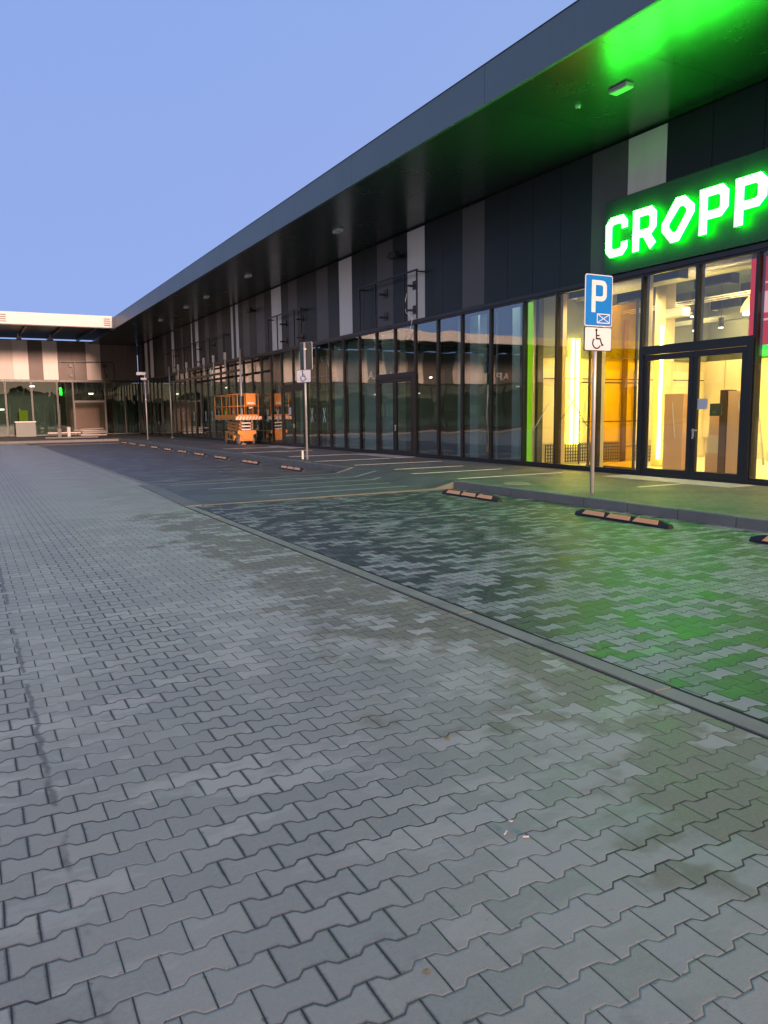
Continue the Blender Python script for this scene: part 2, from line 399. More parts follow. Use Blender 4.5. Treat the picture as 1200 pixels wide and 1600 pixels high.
def text2d(name, txt, size, thick, m, parent, mat4):
    cu = bpy.data.curves.new(name, 'FONT'); cu.body = txt; cu.size = size; cu.extrude = thick/2
    tmp = bpy.data.objects.new('tmp', cu); col.objects.link(tmp); bpy.context.view_layer.update()
    me = bpy.data.meshes.new_from_object(tmp.evaluated_get(bpy.context.evaluated_depsgraph_get()))
    bpy.data.objects.remove(tmp); me.materials.clear(); me.materials.append(M[m]); me.transform(mat4)
    o = bpy.data.objects.new(name, me); col.objects.link(o); o.parent = parent; return o

def copy_tree(o, parent=None, label=None):
    c = o.copy(); col.objects.link(c)
    if parent is not None: c.parent = parent
    if label: c['label'] = label
    for ch in list(o.children): copy_tree(ch, c)
    return c

def S(mb, name, m):
    return tag(mb.build(name, m), kind='structure')

# ------------------------------------------------------------------ ground
def sheet(x0, y0, x1, y1, z, z1=None):
    z1 = z if z1 is None else z1
    return MB().poly([(x0, y0, z), (x1, y0, z1), (x1, y1, z1), (x0, y1, z)])
S(sheet(-1500, -1500, 1500, 1500, -0.06), 'ground', 'far_ground')
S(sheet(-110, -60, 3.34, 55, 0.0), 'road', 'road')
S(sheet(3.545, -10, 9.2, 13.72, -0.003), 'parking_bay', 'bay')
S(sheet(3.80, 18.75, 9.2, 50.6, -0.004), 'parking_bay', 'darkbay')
mb = MB(); mb.poly([(3.36, 50.72, -0.002), (9.2, 50.72, -0.002), (9.2, 55, -0.002), (3.36, 55, -0.002)])
S(mb, 'service_road', 'darkbay')
# crossing ramp between the two bays
mb = MB(); mb.poly([(3.70, 13.84, 0.006), (8.7, 13.96, 0.016), (8.7, 18.96, 0.016), (3.86, 18.62, 0.006)]); mb.poly([(8.7, 13.96, 0.016), (9.36, 13.98, SW+0.002), (9.36, 19.02, SW+0.002), (8.7, 18.96, 0.016)])
S(mb, 'crossing_path', 'cross')
# drain channel along the road: near (flush strip with open joint each side) and beyond
mb = MB()
y = -12.0
while y < 13.6:
    y2 = min(y+1.0, 13.7)
    mb.box(3.375, y+0.004, -0.05, 3.505, y2-0.004, 0.004+0.002*math.sin(y*9)); y = y2
S(mb, 'drain_channel', 'channel')
S(MB().box(3.325, -12, -0.05, 3.555, 13.72, -0.006), 'channel_joint', 'joint')
mb = MB(); y = 18.7
while y < 50.5:
    y2 = min(y+1.0, 50.6); mb.box(3.66, y+0.004, -0.05, 3.79, y2-0.004, 0.005); y = y2
S(mb, 'drain_channel', 'channel')
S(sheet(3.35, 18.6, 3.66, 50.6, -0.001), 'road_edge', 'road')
mb = MB()      # broad light concrete mouth of the crossing
mb.prism([(3.37, 13.74, -0.05), (3.69, 13.80, -0.05), (3.85, 18.66, -0.05), (3.52, 18.66, -0.05)], (0, 0, 0.058))
S(mb, 'crossing_threshold', 'kerb')
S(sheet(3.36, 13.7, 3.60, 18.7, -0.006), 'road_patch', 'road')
mb = MB()      # edging stones of the crossing, sloping up to the pavement
mb.prism([(3.70, 13.75, -0.04), (9.3, 13.85, -0.04), (9.3, 13.85, SW+0.004), (8.7, 13.84, 0.018), (3.70, 13.75, 0.008)], (0, 0.10, 0))
mb.prism([(3.86, 18.63, -0.04), (9.2, 18.95, -0.04), (9.2, 18.95, SW+0.005), (8.7, 18.92, 0.020), (3.86, 18.63, 0.010)], (0, 0.10, 0))
M['edging'] = simple('edging_concrete', (0.13, 0.135, 0.115), 0.8, scale=3, var=0.3)
S(mb, 'crossing_edging', 'edging')
S(MB().box(3.66, 50.6, -0.05, 9.2, 50.72, 0.012), 'bay_edging', 'kerb')
# kerbs
def kerb_run(x0, y0, x1, y1, along):
    mb = MB(); L = (y1-y0) if along == 'y' else (x1-x0); n = max(1, int(round(L/1.0)))
    for i in range(n):
        a, b = i*L/n+0.003, (i+1)*L/n-0.003
        dz = 0.003*math.sin(i*2.7)
        if along == 'y': mb.box(x0, y0+a, -0.05, x1, y0+b, SW+0.006+dz, bevel=0.016)
        else: mb.box(x0+a, y0, -0.05, x0+b, y1, SW+0.006+dz, bevel=0.016)
    return mb
S(kerb_run(9.2, -10, 9.36, 13.85, 'y'), 'kerb', 'kerb')
S(kerb_run(9.2, 19.05, 9.36, 55.2, 'y'), 'kerb', 'kerb')
S(kerb_run(-60, 55.0, 9.2, 55.16, 'x'), 'kerb', 'kerb')
mb = MB(); mb.poly([(9.36, -10, SW), (D+0.1, -10, SW), (D+0.1, WY+0.1, SW), (9.36, WY+0.1, SW)])
S(mb, 'pavement', 'walk')
S(sheet(-110, 55.16, 9.36, WY+0.1, SW-0.002), 'pavement', 'walk')
# thin pale rows of blocks let into crossing and pavement
mb = MB()
def zc(x): return (0.006+(x-3.7)/5.0*0.010 if x < 8.7 else 0.016+(min(x, 9.36)-8.7)/0.66*(SW-0.014))+0.004
for x0, x1, y in ((4.6, 8.9, 16.6), (5.3, 8.5, 14.62), (6.4, 9.3, 17.6), (5.4, 8.6, 15.55), (4.1, 8.0, 18.0)):
    for a, b in ((x0, min(x1, 8.7)), (8.7, x1)):
        if b > a: mb.poly([(a, y, zc(a)), (b, y, zc(b)), (b, y+0.07, zc(b)), (a, y+0.07, zc(a))])
for x0, x1, y in ((9.5, 12.2, 16.1), (9.6, 12.6, 14.25), (9.9, 12.1, 17.7), (9.8, 12.8, 19.9), (9.6, 12.3, 22.3), (10.0, 12.9, 25.5), (9.6, 12.6, 29.5), (10, 12.8, 33.5), (11.3, 12.8, 10.6)):
    mb.box(x0, y, SW-0.02, x1, y+0.08, SW+0.004)
S(mb, 'pale_block_rows', 'line')
mb = MB()
for y0, y1 in ((9.6, 12.9), (22.4, 25.4), (32.1, 35.1)):
    n = 4
    for i in range(n):
        a = y0+(y1-y0)*i/n
        mb.box(12.55, a+0.004, SW-0.02, 13.33, a+(y1-y0)/n-0.004, SW+0.007)
S(mb, 'door_slabs', 'slab')
mb = MB(); mb.tube((9.86, 12.55, SW-0.02), (9.86, 12.55, SW+0.012), 0.30, 'kerb', 32); mb.tube((9.86, 12.55, SW), (9.86, 12.55, SW+0.020), 0.25, 'channel', 32)
tag(mb.build('manhole_cover'), 'round concrete manhole cover lying flat in the pavement behind the kerb', 'manhole cover')

# ------------------------------------------------------------------ long building
LB = empty('retail_building', (D, 12, 0), 'long dark single-storey retail building with grey and anthracite cladding, glass shopfronts and a deep canopy', 'building')
def lp(mb, name, m=None): return wpart(mb, name, m, LB)
# body and roof
mb = MB(); mb.box(13.62, 2.0, 4.66, 13.9, WY+0.2, 8.2); mb.box(13.62, 1.8, 0, 26, 2.0, 8.2)
mb.box(26, 1.8, 0, 26.3, WY+12, 8.2)
lp(mb, 'wall', 'dark')
mb = MB(); mb.box(9.62, 1.2, 7.78, 27, 57.0, 8.395); mb.box(13.4, 57.0, 7.78, 27, WY+12, 8.40)
lp(mb, 'roof', 'dark')
# soffit in sheets with fine joints
mb = MB(); y = 1.2
while y < 57:
    y2 = min(y+3.0, 57.0)
    mb.box(9.57, y+0.003, 7.66, 11.47, y2-0.003, 7.76); mb.box(11.476, y+0.003, 7.66, 13.6, y2-0.003, 7.76); y = y2
mb.box(9.57, 57.003, 7.66, 13.6, WY, 7.76)
lp(mb, 'soffit', 'soffit')
mb = MB(); y = 1.2
while y < 56.9:
    y2 = min(y+6.0, 57.0); mb.box(9.50, y+0.005, 7.65, 9.57, y2-0.005, 8.40); y = y2
lp(mb, 'fascia', 'fascia')
lp(MB().box(9.49, 1.2, 8.402, 9.9, 57.0, 8.418), 'roof_edge', 'dark')
lp(MB().box(9.575, 1.2, 7.765, 9.60, 57.0, 8.39), 'fascia_backing', 'black')

# cladding: (y0, y1, tone) with dark modules filling the rest
strips = [(12.13, 13.22, 'light'), (13.22, 14.35, 'mid'), (18.64, 19.78, 'mid'), (21.92, 23.04, 'light'), (24.02, 25.21, 'mid'),
          (27.27, 28.43, 'light'), (29.48, 30.67, 'mid'), (32.82, 33.91, 'mid'), (34.81, 36.11, 'light'), (37.11, 38.36, 'mid'),
          (39.47, 40.53, 'mid'), (41.25, 41.75, 'light'), (42.21, 42.6, 'light'), (44.3, 45.3, 'mid'), (47.0, 47.9, 'mid'), (49.4, 50.18, 'light'),
          (50.9, 51.2, 'light'), (53.33, 53.85, 'mid'), (55.88, 56.65, 'light'), (58.2, 59.4, 'mid'), (62.84, 64.03, 'light'), (64.9, 66.0, 'light'), (67.2, 68.3, 'wdark')]
y = 3.0; runs = []
for a, b, tn in strips+[(WY, WY, None)]:
    if a-y > 0.05:
        n = max(1, round((a-y)/1.12))
        for i in range(n): runs.append((y+(a-y)*i/n, y+(a-y)*(i+1)/n, 'dark'))
    if tn: runs.append((a, b, tn))
    y = b
for a, b, tn in runs:
    mb = MB(); mb.box(13.44, a+0.006, 4.72, 13.52, b-0.006, 7.60)
    o = lp(mb, 'cladding_panel', tn)
    if tn == 'light': o['label'] = 'pale grey cladding panel'
    if tn == 'mid': o['label'] = 'mid grey cladding panel'
lp(MB().box(13.53, 3.0, 4.66, 13.62, WY, 7.66), 'sheathing', 'black')
lp(MB().box(13.37, 3.0, 4.60, 13.53, WY, 4.70), 'drip_profile', 'frame')
lp(MB().box(13.38, 3.0, SW-0.05, 13.52, WY, SW+0.07), 'sill_profile', 'frame')

# glazing bays
ys = [3.0, 4.3, 5.6, 7.0, 8.4, 9.82]
doors = [(9.82, 12.66, 11.20), (22.55, 25.29, 23.92), (32.10, 34.95, 33.5), (60.5, 63.3, 61.9)]
mulls = ys+[12.66, 14.08, 15.49, 16.81, 18.31, 19.77, 21.13, 22.55, 25.29, 26.70, 28.08, 29.45, 30.8, 32.1, 34.95]
y = 34.95
while y+1.39 < 60.4: y += 1.42; mulls.append(min(y, 60.5))
mulls[-1] = 60.5; mulls += [63.3, 64.7, 66.1, 67.5, 68.9]
def pane_box(x, y0, z0, y1, z1): return MB().box(x, y0, z0, x+0.008, y1, z1)
def lit(y): return 2.9 < y < 16.8
crosses = [30.1, 31.45, 35.7, 37.1, 38.5, 39.9, 41.3, 42.8, 44.2, 45.6, 47.0, 48.4, 51.3, 54.1]
def window(y0, y1, z0=SW+0.07, z1=4.60, cross=None):
    f = MB(); w = 0.035
    f.box(13.40, y0, z0, 13.50, y0+w, z1); f.box(13.40, y1-w, z0, 13.50, y1, z1)
    f.box(13.405, y0+w, z0, 13.495, y1-w, z0+0.05); f.box(13.405, y0+w, z1-0.05, 13.495, y1-w, z1)
    f.box(13.50, y0, z0, 13.60, y0+0.03, z1); f.box(13.50, y1-0.03, z0, 13.60, y1, z1)
    wn = lp(f, 'window', 'frame')
    p = wpart(pane_box(13.455, y0+w, z0+0.05, y1-w, z1-0.05), 'pane', 'litglass' if lit(y0) else 'glass', wn)
    if cross:
        c = MB(); yc = (y0+y1)/2
        ang = 0.42+random.uniform(-.07, .07); h = 0.30
        for sgn in (-1, 1):
            c.bar((13.448, yc-sgn*h*math.tan(ang), 1.60-h), (13.448, yc+sgn*h*math.tan(ang), 1.60+h), 0.006, 0.042)
        wpart(c, 'tape_cross', cross, wn)
    return wn
for a, b in zip(mulls[:-1], mulls[1:]):
    if any(abs(a-d[0]) < 0.01 for d in doors): continue
    cr = None
    if any(a < c < b for c in crosses): cr = 'tape'
    window(a, b, cross=cr)
def glazed_door(y0, y1, ym, litd, note=None):
    # upper lights
    for a, b in ((y0, ym), (ym, y1)): window(a, b, 2.97, 4.60)
    for k, (a, b) in enumerate(((y0+0.13, ym-0.005), (ym+0.005, y1-0.13))):
        f = MB(); st = 0.11; zb, zt = SW+0.02, 2.82
        f.box(13.385, a, zb, 13.465, a+st, zt); f.box(13.385, b-st, zb, 13.465, b, zt)
        f.box(13.386, a+st, zb, 13.464, b-st, zb+0.16); f.box(13.386, a+st, zt-0.12, 13.464, b-st, zt)
        d = lp(f, 'door', 'frame')
        wpart(pane_box(13.42, a+st, zb+0.16, b-st, zt-0.12), 'pane', 'litglass' if litd else 'glass', d)
        h = MB(); yh = (b-0.055) if k == 0 else (a+0.055); sg = 1 if k == 0 else -1
        if k == 0:
            h.box(13.368, yh-0.022, 1.05, 13.385, yh+0.022, 1.22); h.tube((13.37, yh, 1.19), (13.325, yh, 1.19), 0.010)
            h.tube((13.33, yh, 1.19), (13.33, yh-0.13, 1.19), 0.010); h.tube((13.37, yh, 1.03), (13.355, yh, 1.03), 0.02)
            wpart(h, 'handle', 'steel', d)
        yy = a+0.0 if k == 0 else b
        for z in (0.5, 1.4, 2.55): wpart(MB().tube((13.375, yy, z), (13.375, yy, z+0.12), 0.014), 'hinge', 'black', d)
    f = MB()
    f.box(13.36, y0, SW, 13.50, y0+0.12, 2.97); f.box(13.36, y1-0.12, SW, 13.50, y1, 2.97); f.box(13.361, y0+0.12, 2.83, 13.499, y1-0.12, 2.969)
    f.box(13.361, y0+0.12, SW, 13.499, y1-0.12, SW+0.018)
    lp(f, 'door_frame', 'frame')
for d in doors: glazed_door(*d, lit(d[0]))
# dark cladding strip on the lit glass seen from the side: closed sides behind each shop
# ------------------------------------------------------------------ interiors
mb = MB(); mb.box(13.62, 3.0, SW-0.14, 25.9, 16.7, SW-0.003); lp(mb, 'shop_floor', 'sfloor')
mb = MB(); mb.box(13.62, 16.9, SW-0.14, 25.9, WY, SW-0.004); lp(mb, 'shop_floor', 'ifloor')
mb = MB(); mb.box(13.92, 2.02, 5.10, 25.9, 16.7, 5.3); lp(mb, 'shop_ceiling', 'sceil')
mb = MB(); mb.box(13.92, 16.9, 5.10, 25.9, WY, 5.3); lp(mb, 'shop_ceiling', 'iceil')
mb = MB(); mb.box(13.62, 16.72, SW, 25.9, 16.88, 5.1)
lp(mb, 'partition_wall', 'cream')
lp(MB().box(13.95, 16.66, 3.1, 20.55, 16.715, 5.09), 'upper_wall', 'concrete')
lp(MB().box(20.56, 3.0, 3.1, 20.595, 16.65, 5.09), 'upper_wall', 'concrete')
mb = MB(); mb.box(20.6, 3.0, SW, 20.8, 16.7, 5.1); lp(mb, 'shop_back_wall', 'cream')
mb = MB(); mb.box(22.0, 16.9, SW, 22.2, WY, 5.1); lp(mb, 'shop_back_wall', 'iwall')
for yy in (28.9, 38.5, 48.2, 58.0):
    lp(MB().box(14.6, yy, SW, 21.9, yy+0.15, 5.08), 'partition_wall', 'iwall')
for x, y in ((15.0, 21.2), (15.2, 19.2), (15.0, 26.6), (15.0, 31.0), (15.0, 36.2), (15.0, 41.6), (15.0, 47.0), (15.0, 52.4), (19.0, 24.0), (19, 34)):
    lp(MB().box(x, y, SW, x+0.40, y+0.40, 5.08, bevel=0.01), 'column', 'icol')
for a, b in ((27.02, 28.02), (28.6, 29.5), (30.0, 30.85), (25.62, 26.49), (21.08, 21.30), (20.15, 20.60), (19.2, 19.3)):
    lp(MB().box(14.3, a, SW, 14.36, b, 5.08), 'lining_board', 'icol')
lp(MB().box(13.93, 17.0, 4.55, 13.96, WY, 5.09), 'fill_lamp_shield', 'iceil')  # added strip that keeps the fill lamps out of view
for y in (19.6, 23.2, 26.6, 31.6, 36.0, 43.0, 52.0):
    t = lp(MB().box(14.05, y, 4.97, 14.85, y+0.3, 5.00), 'ceiling_or_fill_lamp', 'fill_lamp')  # unseen fill lamps added to brighten the dark shops
# lit shop: wall panels, light strips and columns
def P(name, m, box, **k):
    return lp(MB().box(*box, **k), name, m)
lp(MB().box(13.53, 16.64, 0.27, 13.60, 16.765, 4.52), 'light_strip', 'led_lime')
lp(MB().box(13.76, 16.60, SW, 13.93, 16.71, 5.08), 'inner_lining', 'frame')
for xa, xb in ((13.96, 14.45), (15.36, 16.10), (16.2, 16.80)):
    lp(MB().box(xa, 16.62, 0.74, xb, 16.70, 2.78), 'wall_panel', 'creampanel')
for i, y in enumerate((3.4, 4.7, 6.0, 7.4, 9.6, 11.0, 12.4, 14.9, 16.0)):
    lp(MB().box(20.5, y, 0.75, 20.59, y+1.05, 3.1), 'wall_panel', 'creampanel')
lp(MB().box(17.4, 16.62, 0.74, 20.3, 16.71, 2.78), 'wall_panel', 'creampanel')
lp(MB().box(13.95, 16.56, 2.50, 20.3, 16.58, 2.53), 'wall_rail', 'frame')
lp(MB().box(16.84, 16.5, SW, 16.98, 16.6, 4.2), 'upright', 'wooddark')
lp(MB().box(20.35, 3.2, 3.35, 20.58, 16.5, 3.42), 'wall_rail', 'frame')
for x, y in ((14.95, 16.58), (15.15, 16.58), (20.3, 14.2), (20.3, 8.8)):
    lp(MB().tube((x, y, 0.7), (x, y, 3.6), 0.05), 'light_strip', 'led_yellow')
lp(MB().box(16.0, 14.30, SW, 16.35, 14.65, 5.08, bevel=0.01), 'column', 'cream')
lp(MB().tube((15.78, 14.2, 0.35), (15.78, 14.2, 3.75), 0.05), 'light_strip', 'led_yellow')
for yy in (15.56, 14.16, 12.74):
    lp(MB().box(13.61, yy-0.02, SW, 13.80, yy+0.14, 4.62), 'pilaster', 'cream')
# perforated low screen and clothes rails
mb = MB()
for i in range(34): mb.box(13.98+i*0.09, 16.52, 0.20, 14.01+i*0.09, 16.54, 0.72)
for i in range(6): mb.box(13.98, 16.50, 0.22+i*0.09, 17.0, 16.515, 0.245+i*0.09)
for i in range(26): mb.box(17.2, 14.6+i*0.07, 0.16, 17.23, 14.62+i*0.07, 0.62)
for i in range(5): mb.box(17.17, 14.5, 0.20+i*0.10, 17.19, 16.4, 0.22+i*0.10)
lp(mb, 'grid_screen', 'darktape')
# barrel-shaped lit ceiling recess
mb = MB(); n = 20
for i in range(n):
    a0, a1 = PI*i/n, PI*(i+1)/n
    p = [(18.2, 11.6-2.2*math.cos(a0), 4.15+1.0*math.sin(a0)*0.85), (18.2, 11.6-2.2*math.cos(a1), 4.15+1.0*math.sin(a1)*0.85)]
    mb.poly([p[0], p[1], (18.2, p[1][1], 4.15), (18.2, p[0][1], 4.15)])
lp(mb, 'ceiling_arch', 'creampanel')
lp(MB().box(18.21, 3.0, 4.0, 18.4, 16.6, 4.13), 'ceiling_beam', 'concrete')
lp(MB().box(18.05, 9.6, 4.05, 18.18, 13.6, 4.12), 'light_strip', 'lamp_spot')
# ducts and ceiling lamps
lp(MB().tube((15.0, 3.2, 4.75), (15.0, 16.5, 4.75), 0.16, seg=16), 'duct', 'steel')
lp(MB().tube((14.9, 13.9, 2.9), (14.9, 13.9, 4.7), 0.02), 'pipe', 'lwhite')
lp(MB().tube((14.9, 13.75, 2.9), (14.9, 13.75, 4.7), 0.02), 'pipe', 'lwhite')
for x in (14.0, 15.7, 17.4, 19.4):
    for y in (3.6, 6.6, 9.4, 12.2, 14.7):
        t = lp(MB().box(x, y, 4.66, x+0.24, y+0.95, 4.69), 'ceiling_or_fill_lamp', 'lamp_warm')
        wpart(MB().box(x-0.03, y-0.03, 4.692, x+0.27, y+0.98, 4.74).box(x-0.03, y-0.03, 4.49, x-0.005, y+0.98, 4.691).box(x-0.004, y-0.03, 4.49, x+0.27, y-0.006, 4.691).box(x-0.004, y+0.956, 4.49, x+0.27, y+0.98, 4.691), 'housing', 'black', t)
for i in range(9):
    x = 14.6+random.uniform(0, 4); y = 4+i*1.4
    t = lp(MB().tube((x, y, 4.2), (x+0.05, y+0.04, 4.36), 0.045), 'spotlight', 'black')
    wpart(MB().tube((x-0.004, y-0.003, 4.187), (x-0.001, y-0.001, 4.197), 0.04), 'lens', 'lamp_spot', t)
# small lamps in the dark shops
for x, y, z in ((18, 24.3, 3.1), (17, 27.3, 3.05), (19, 30.2, 3.0), (18.5, 31.6, 2.95), (18, 20.3, 3.2), (20, 36.5, 3.1), (20, 25.5, 2.5), (19.5, 22.6, 2.6), (19, 44.2, 3.0)):
    lp(MB().tube((x, y, z), (x, y, z+0.05), 0.06), 'ceiling_or_fill_lamp', 'lamp_spot')
lp(MB().tube((17.0, 30.9, 2.92), (17.0, 30.9, 3.10), 0.30, r2=0.12), 'pendant_lamp', 'led_yellow')

# loose things inside the lit shop
def thing(mbs, name, loc, label, cat, group=None):
    """mbs: list of (mesh builder in world coords, part name, material, subparts)"""
    e = empty(name, loc, label, cat, group)
    for m_ in mbs:
        o = wpart(m_[0], m_[1], m_[2], e)
        for s_ in (m_[3] if len(m_) > 3 else []): wpart(s_[0], s_[1], s_[2], o)
    return e
mb1 = MB().box(15.0, 12.80, SW+0.04, 15.30, 13.36, 2.0, bevel=0.006)
thing([(mb1, 'post', 'wood'), (MB().box(14.98, 12.78, SW, 15.32, 13.38, SW+0.04), 'base', 'wooddark'),
       (MB().bar((14.99, 13.0, 0.95), (14.99, 13.12, 1.82), 0.01, 0.03), 'tape', 'tape')],
      'wooden_pillar', (15.15, 13.1, SW), 'tall plywood security pillar with peeling tape behind the left door leaf', 'pillar')
thing([(MB().box(15.0, 11.08, SW+0.04, 15.30, 11.58, 2.02, bevel=0.006), 'post', 'wood'),
       (MB().box(14.99, 11.60, SW+0.04, 15.31, 11.78, 2.05), 'side_board', 'wooddark'), (MB().box(14.98, 11.06, SW, 15.32, 11.80, SW+0.038), 'base', 'wooddark'),
       (MB().bar((14.99, 11.30, 1.80), (14.99, 11.22, 1.30), 0.01, 0.025), 'tape', 'tape')],
      'wooden_pillar', (15.15, 11.4, SW), 'tall plywood security pillar with a dark side board behind the right door leaf', 'pillar')
thing([(MB().box(14.83, 11.62, 1.47, 14.88, 11.92, 1.75, bevel=0.01), 'case', 'screen'), (MB().bar((14.88, 11.75, 1.55), (14.98, 11.72, 1.50), 0.03, 0.03), 'arm', 'black')],
      'tablet', (14.85, 11.75, 1.47), 'dark tablet screen mounted on the right plywood pillar', 'tablet')
thing([(MB().box(15.4, 12.0, SW, 15.9, 12.45, 0.60), 'lower_box', 'wood'), (MB().box(15.42, 12.02, 0.60, 15.88, 12.42, 1.02), 'upper_box', 'creampanel'), (MB().box(15.44, 12.04, 1.02, 15.8, 12.40, 1.5), 'top_box', 'wood')],
      'cardboard_box_stack', (15.6, 12.2, SW), 'stack of three cardboard boxes behind the right door leaf', 'boxes')
tag(MB().box(13.412, 11.78, 1.62, 13.416, 12.10, 1.84).build('paper_notice', 'paper'), 'lilac-white paper notice taped inside the right lit door leaf', 'notice')
bpy.data.objects['paper_notice'].location = (0, -0.95, 0)
# clothes racks
mb = MB()
for z in (4.35, 4.40):
    mb.bar((16.6, 3.4, z), (16.6, 16.4, z), 0.02, 0.02); mb.bar((16.9, 3.4, z), (16.9, 16.4, z), 0.02, 0.02)
for i in range(26): mb.bar((16.6, 3.5+i*0.5, 4.36), (16.9, 3.5+i*0.5, 4.36), 0.02, 0.015)
lp(mb, 'cable_tray', 'steel')
for i, (x, y) in enumerate(((15.9, 13.3), (16.9, 12.1), (17.6, 13.9), (15.6, 10.6))):
    o = lp(MB().tube((x, y, 3.55+0.1*i), (x, y, 3.80+0.1*i), 0.07), 'pendant', 'black')
    wpart(MB().tube((x, y, 3.80+0.1*i), (x, y, 5.09), 0.008, seg=6), 'cord', 'black', o)
    wpart(MB().tube((x, y, 3.535+0.1*i), (x, y, 3.549+0.1*i), 0.055), 'lens', 'lamp_spot', o)
for y in (13.45, 10.9): lp(MB().box(15.6, y, 3.9, 15.9, y+0.55, 4.12, bevel=0.02), 'air_unit', 'lwhite')
lp(MB().box(20.45, 11.6, 1.3, 20.50, 13.2, 1.34).box(20.45, 11.6, 1.9, 20.50, 13.2, 1.94).box(20.45, 8.2, 1.6, 20.5, 9.6, 1.64), 'shelf_rail', 'black')
rl = MB()
for i in range(9):
    yy = 8.6+i*0.62; rl.box(19.6+0.1*(i % 3), yy, SW, 19.9+0.1*(i % 3), yy+0.4, SW+0.25+0.18*(i*7 % 4))
lp(rl, 'stacked_cartons', 'wood')
lad = MB()
lad.bar((17.9, 13.0, SW), (17.9, 13.35, 2.3), 0.03, 0.05); lad.bar((18.35, 13.0, SW), (18.35, 13.35, 2.3), 0.03, 0.05)
for i in range(7): lad.bar((17.9, 13.04+i*0.045, SW+0.3+i*0.28), (18.35, 13.04+i*0.045, SW+0.3+i*0.28), 0.05, 0.02)
tag(lad.build('step_ladder', 'steel'), 'metal ladder leaning deep inside the lit shop behind the double door', 'ladder')
def rack(x0, y0, x1, y1, h, label):
    mb = MB()
    for p in ((x0, y0), (x1, y1)): mb.tube((*p, SW), (*p, h), 0.018, seg=8)
    mb2 = MB(); mb2.tube((x0, y0, h), (x1, y1, h), 0.018, seg=8)
    mb3 = MB(); mb3.tube((x0, y0, h*0.55), (x1, y1, h*0.55), 0.014, seg=8); mb3.tube((x0, y0, h*0.25), (x1, y1, h*0.25), 0.014, seg=8)
    thing([(mb, 'upright', 'black'), (mb2, 'top_rail', 'black'), (mb3, 'lower_rail', 'black')], 'clothes_rack', (x0, y0, SW), label, 'rack')
rack(14.9, 16.2, 17.2, 16.25, 2.40, 'tall black clothes rack in front of the cream panel wall beside the amber screen')
rack(16.6, 9.3, 17.6, 10.9, 1.5, 'low black clothes rack right of the double door inside the lit shop')
rack(16.2, 12.4, 17.4, 12.9, 1.9, 'black clothes rack seen between the two plywood pillars')
def shelf(x, y, label):
    mb = MB()
    for p in ((x, y), (x+0.5, y), (x, y+1.1), (x+0.5, y+1.1)): mb.box(p[0]-.015, p[1]-.015, SW, p[0]+.015, p[1]+.015, 2.4)
    sh = [(MB().box(x-.01, y-.01, z, x+.51, y+1.11, z+0.03), 'shelf', 'wood') for z in (0.4, 0.8, 1.2, 2.2)]
    bx = [(MB().box(x+.05, y+.1+0.5*(i % 2), z+.03, x+.4, y+.45+.5*(i % 2), z+.27), 'carton', 'creampanel') for i, z in enumerate((0.4, 0.8, 0.4, 1.2))]
    thing([(mb, 'upright', 'black')]+sh+bx, 'shelf_unit', (x, y, SW), label, 'shelf')
shelf(15.2, 9.0, 'black shelf unit with cartons at the right edge behind the glass')
# amber film screen standing behind the glass
thing([(MB().box(14.6, 13.95, 0.20, 14.612, 15.50, 4.25), 'film', 'film'), (MB().box(14.58, 13.90, SW, 14.63, 13.95, 4.3).box(14.58, 15.50, SW, 14.63, 15.55, 4.3), 'frame', 'frame'),
       (MB().box(14.55, 13.9, SW, 14.66, 15.55, SW+0.05), 'base', 'frame')],
      'amber_screen', (14.6, 14.7, SW), 'tall translucent amber film screen standing inside the glass left of the lit door', 'screen')
# red display at the right edge
e = thing([(MB().box(13.66, 8.55, 2.85, 13.72, 10.15, 4.50), 'panel', 'red'), (MB().box(13.65, 8.7, 3.30, 13.66, 9.92, 3.34).box(13.65, 9.2, 3.45, 13.66, 9.92, 3.85).box(13.65, 9.0, 4.0, 13.66, 9.9, 4.03), 'lettering', 'redwhite'),
           (MB().box(13.67, 8.6, 2.62, 13.71, 10.05, 2.84), 'reflection_band', 'green_reflection')],
          'light_display', (13.7, 9.4, 2.6), 'glowing red display panel with a painted green reflection inside the glass at the right edge', 'display')

# long tapes on the lit glass
mb = MB(); mb.bar((13.445, 15.06, 2.04), (13.445, 14.28, 1.18), 0.006, 0.022); mb.bar((13.445, 15.28, 1.42), (13.445, 14.82, 1.92), 0.006, 0.022)
tag(mb.build('tape_cross', 'darktape'), 'thin dark tape cross stuck on the lit glass left of the parking sign pole', 'tape')
mb = MB(); mb.bar((13.445, 16.45, 1.05), (13.445, 15.75, 1.85), 0.006, 0.018)
tag(mb.build('tape_strip', 'tape'), 'single slanting pale tape on the leftmost lit pane', 'tape')
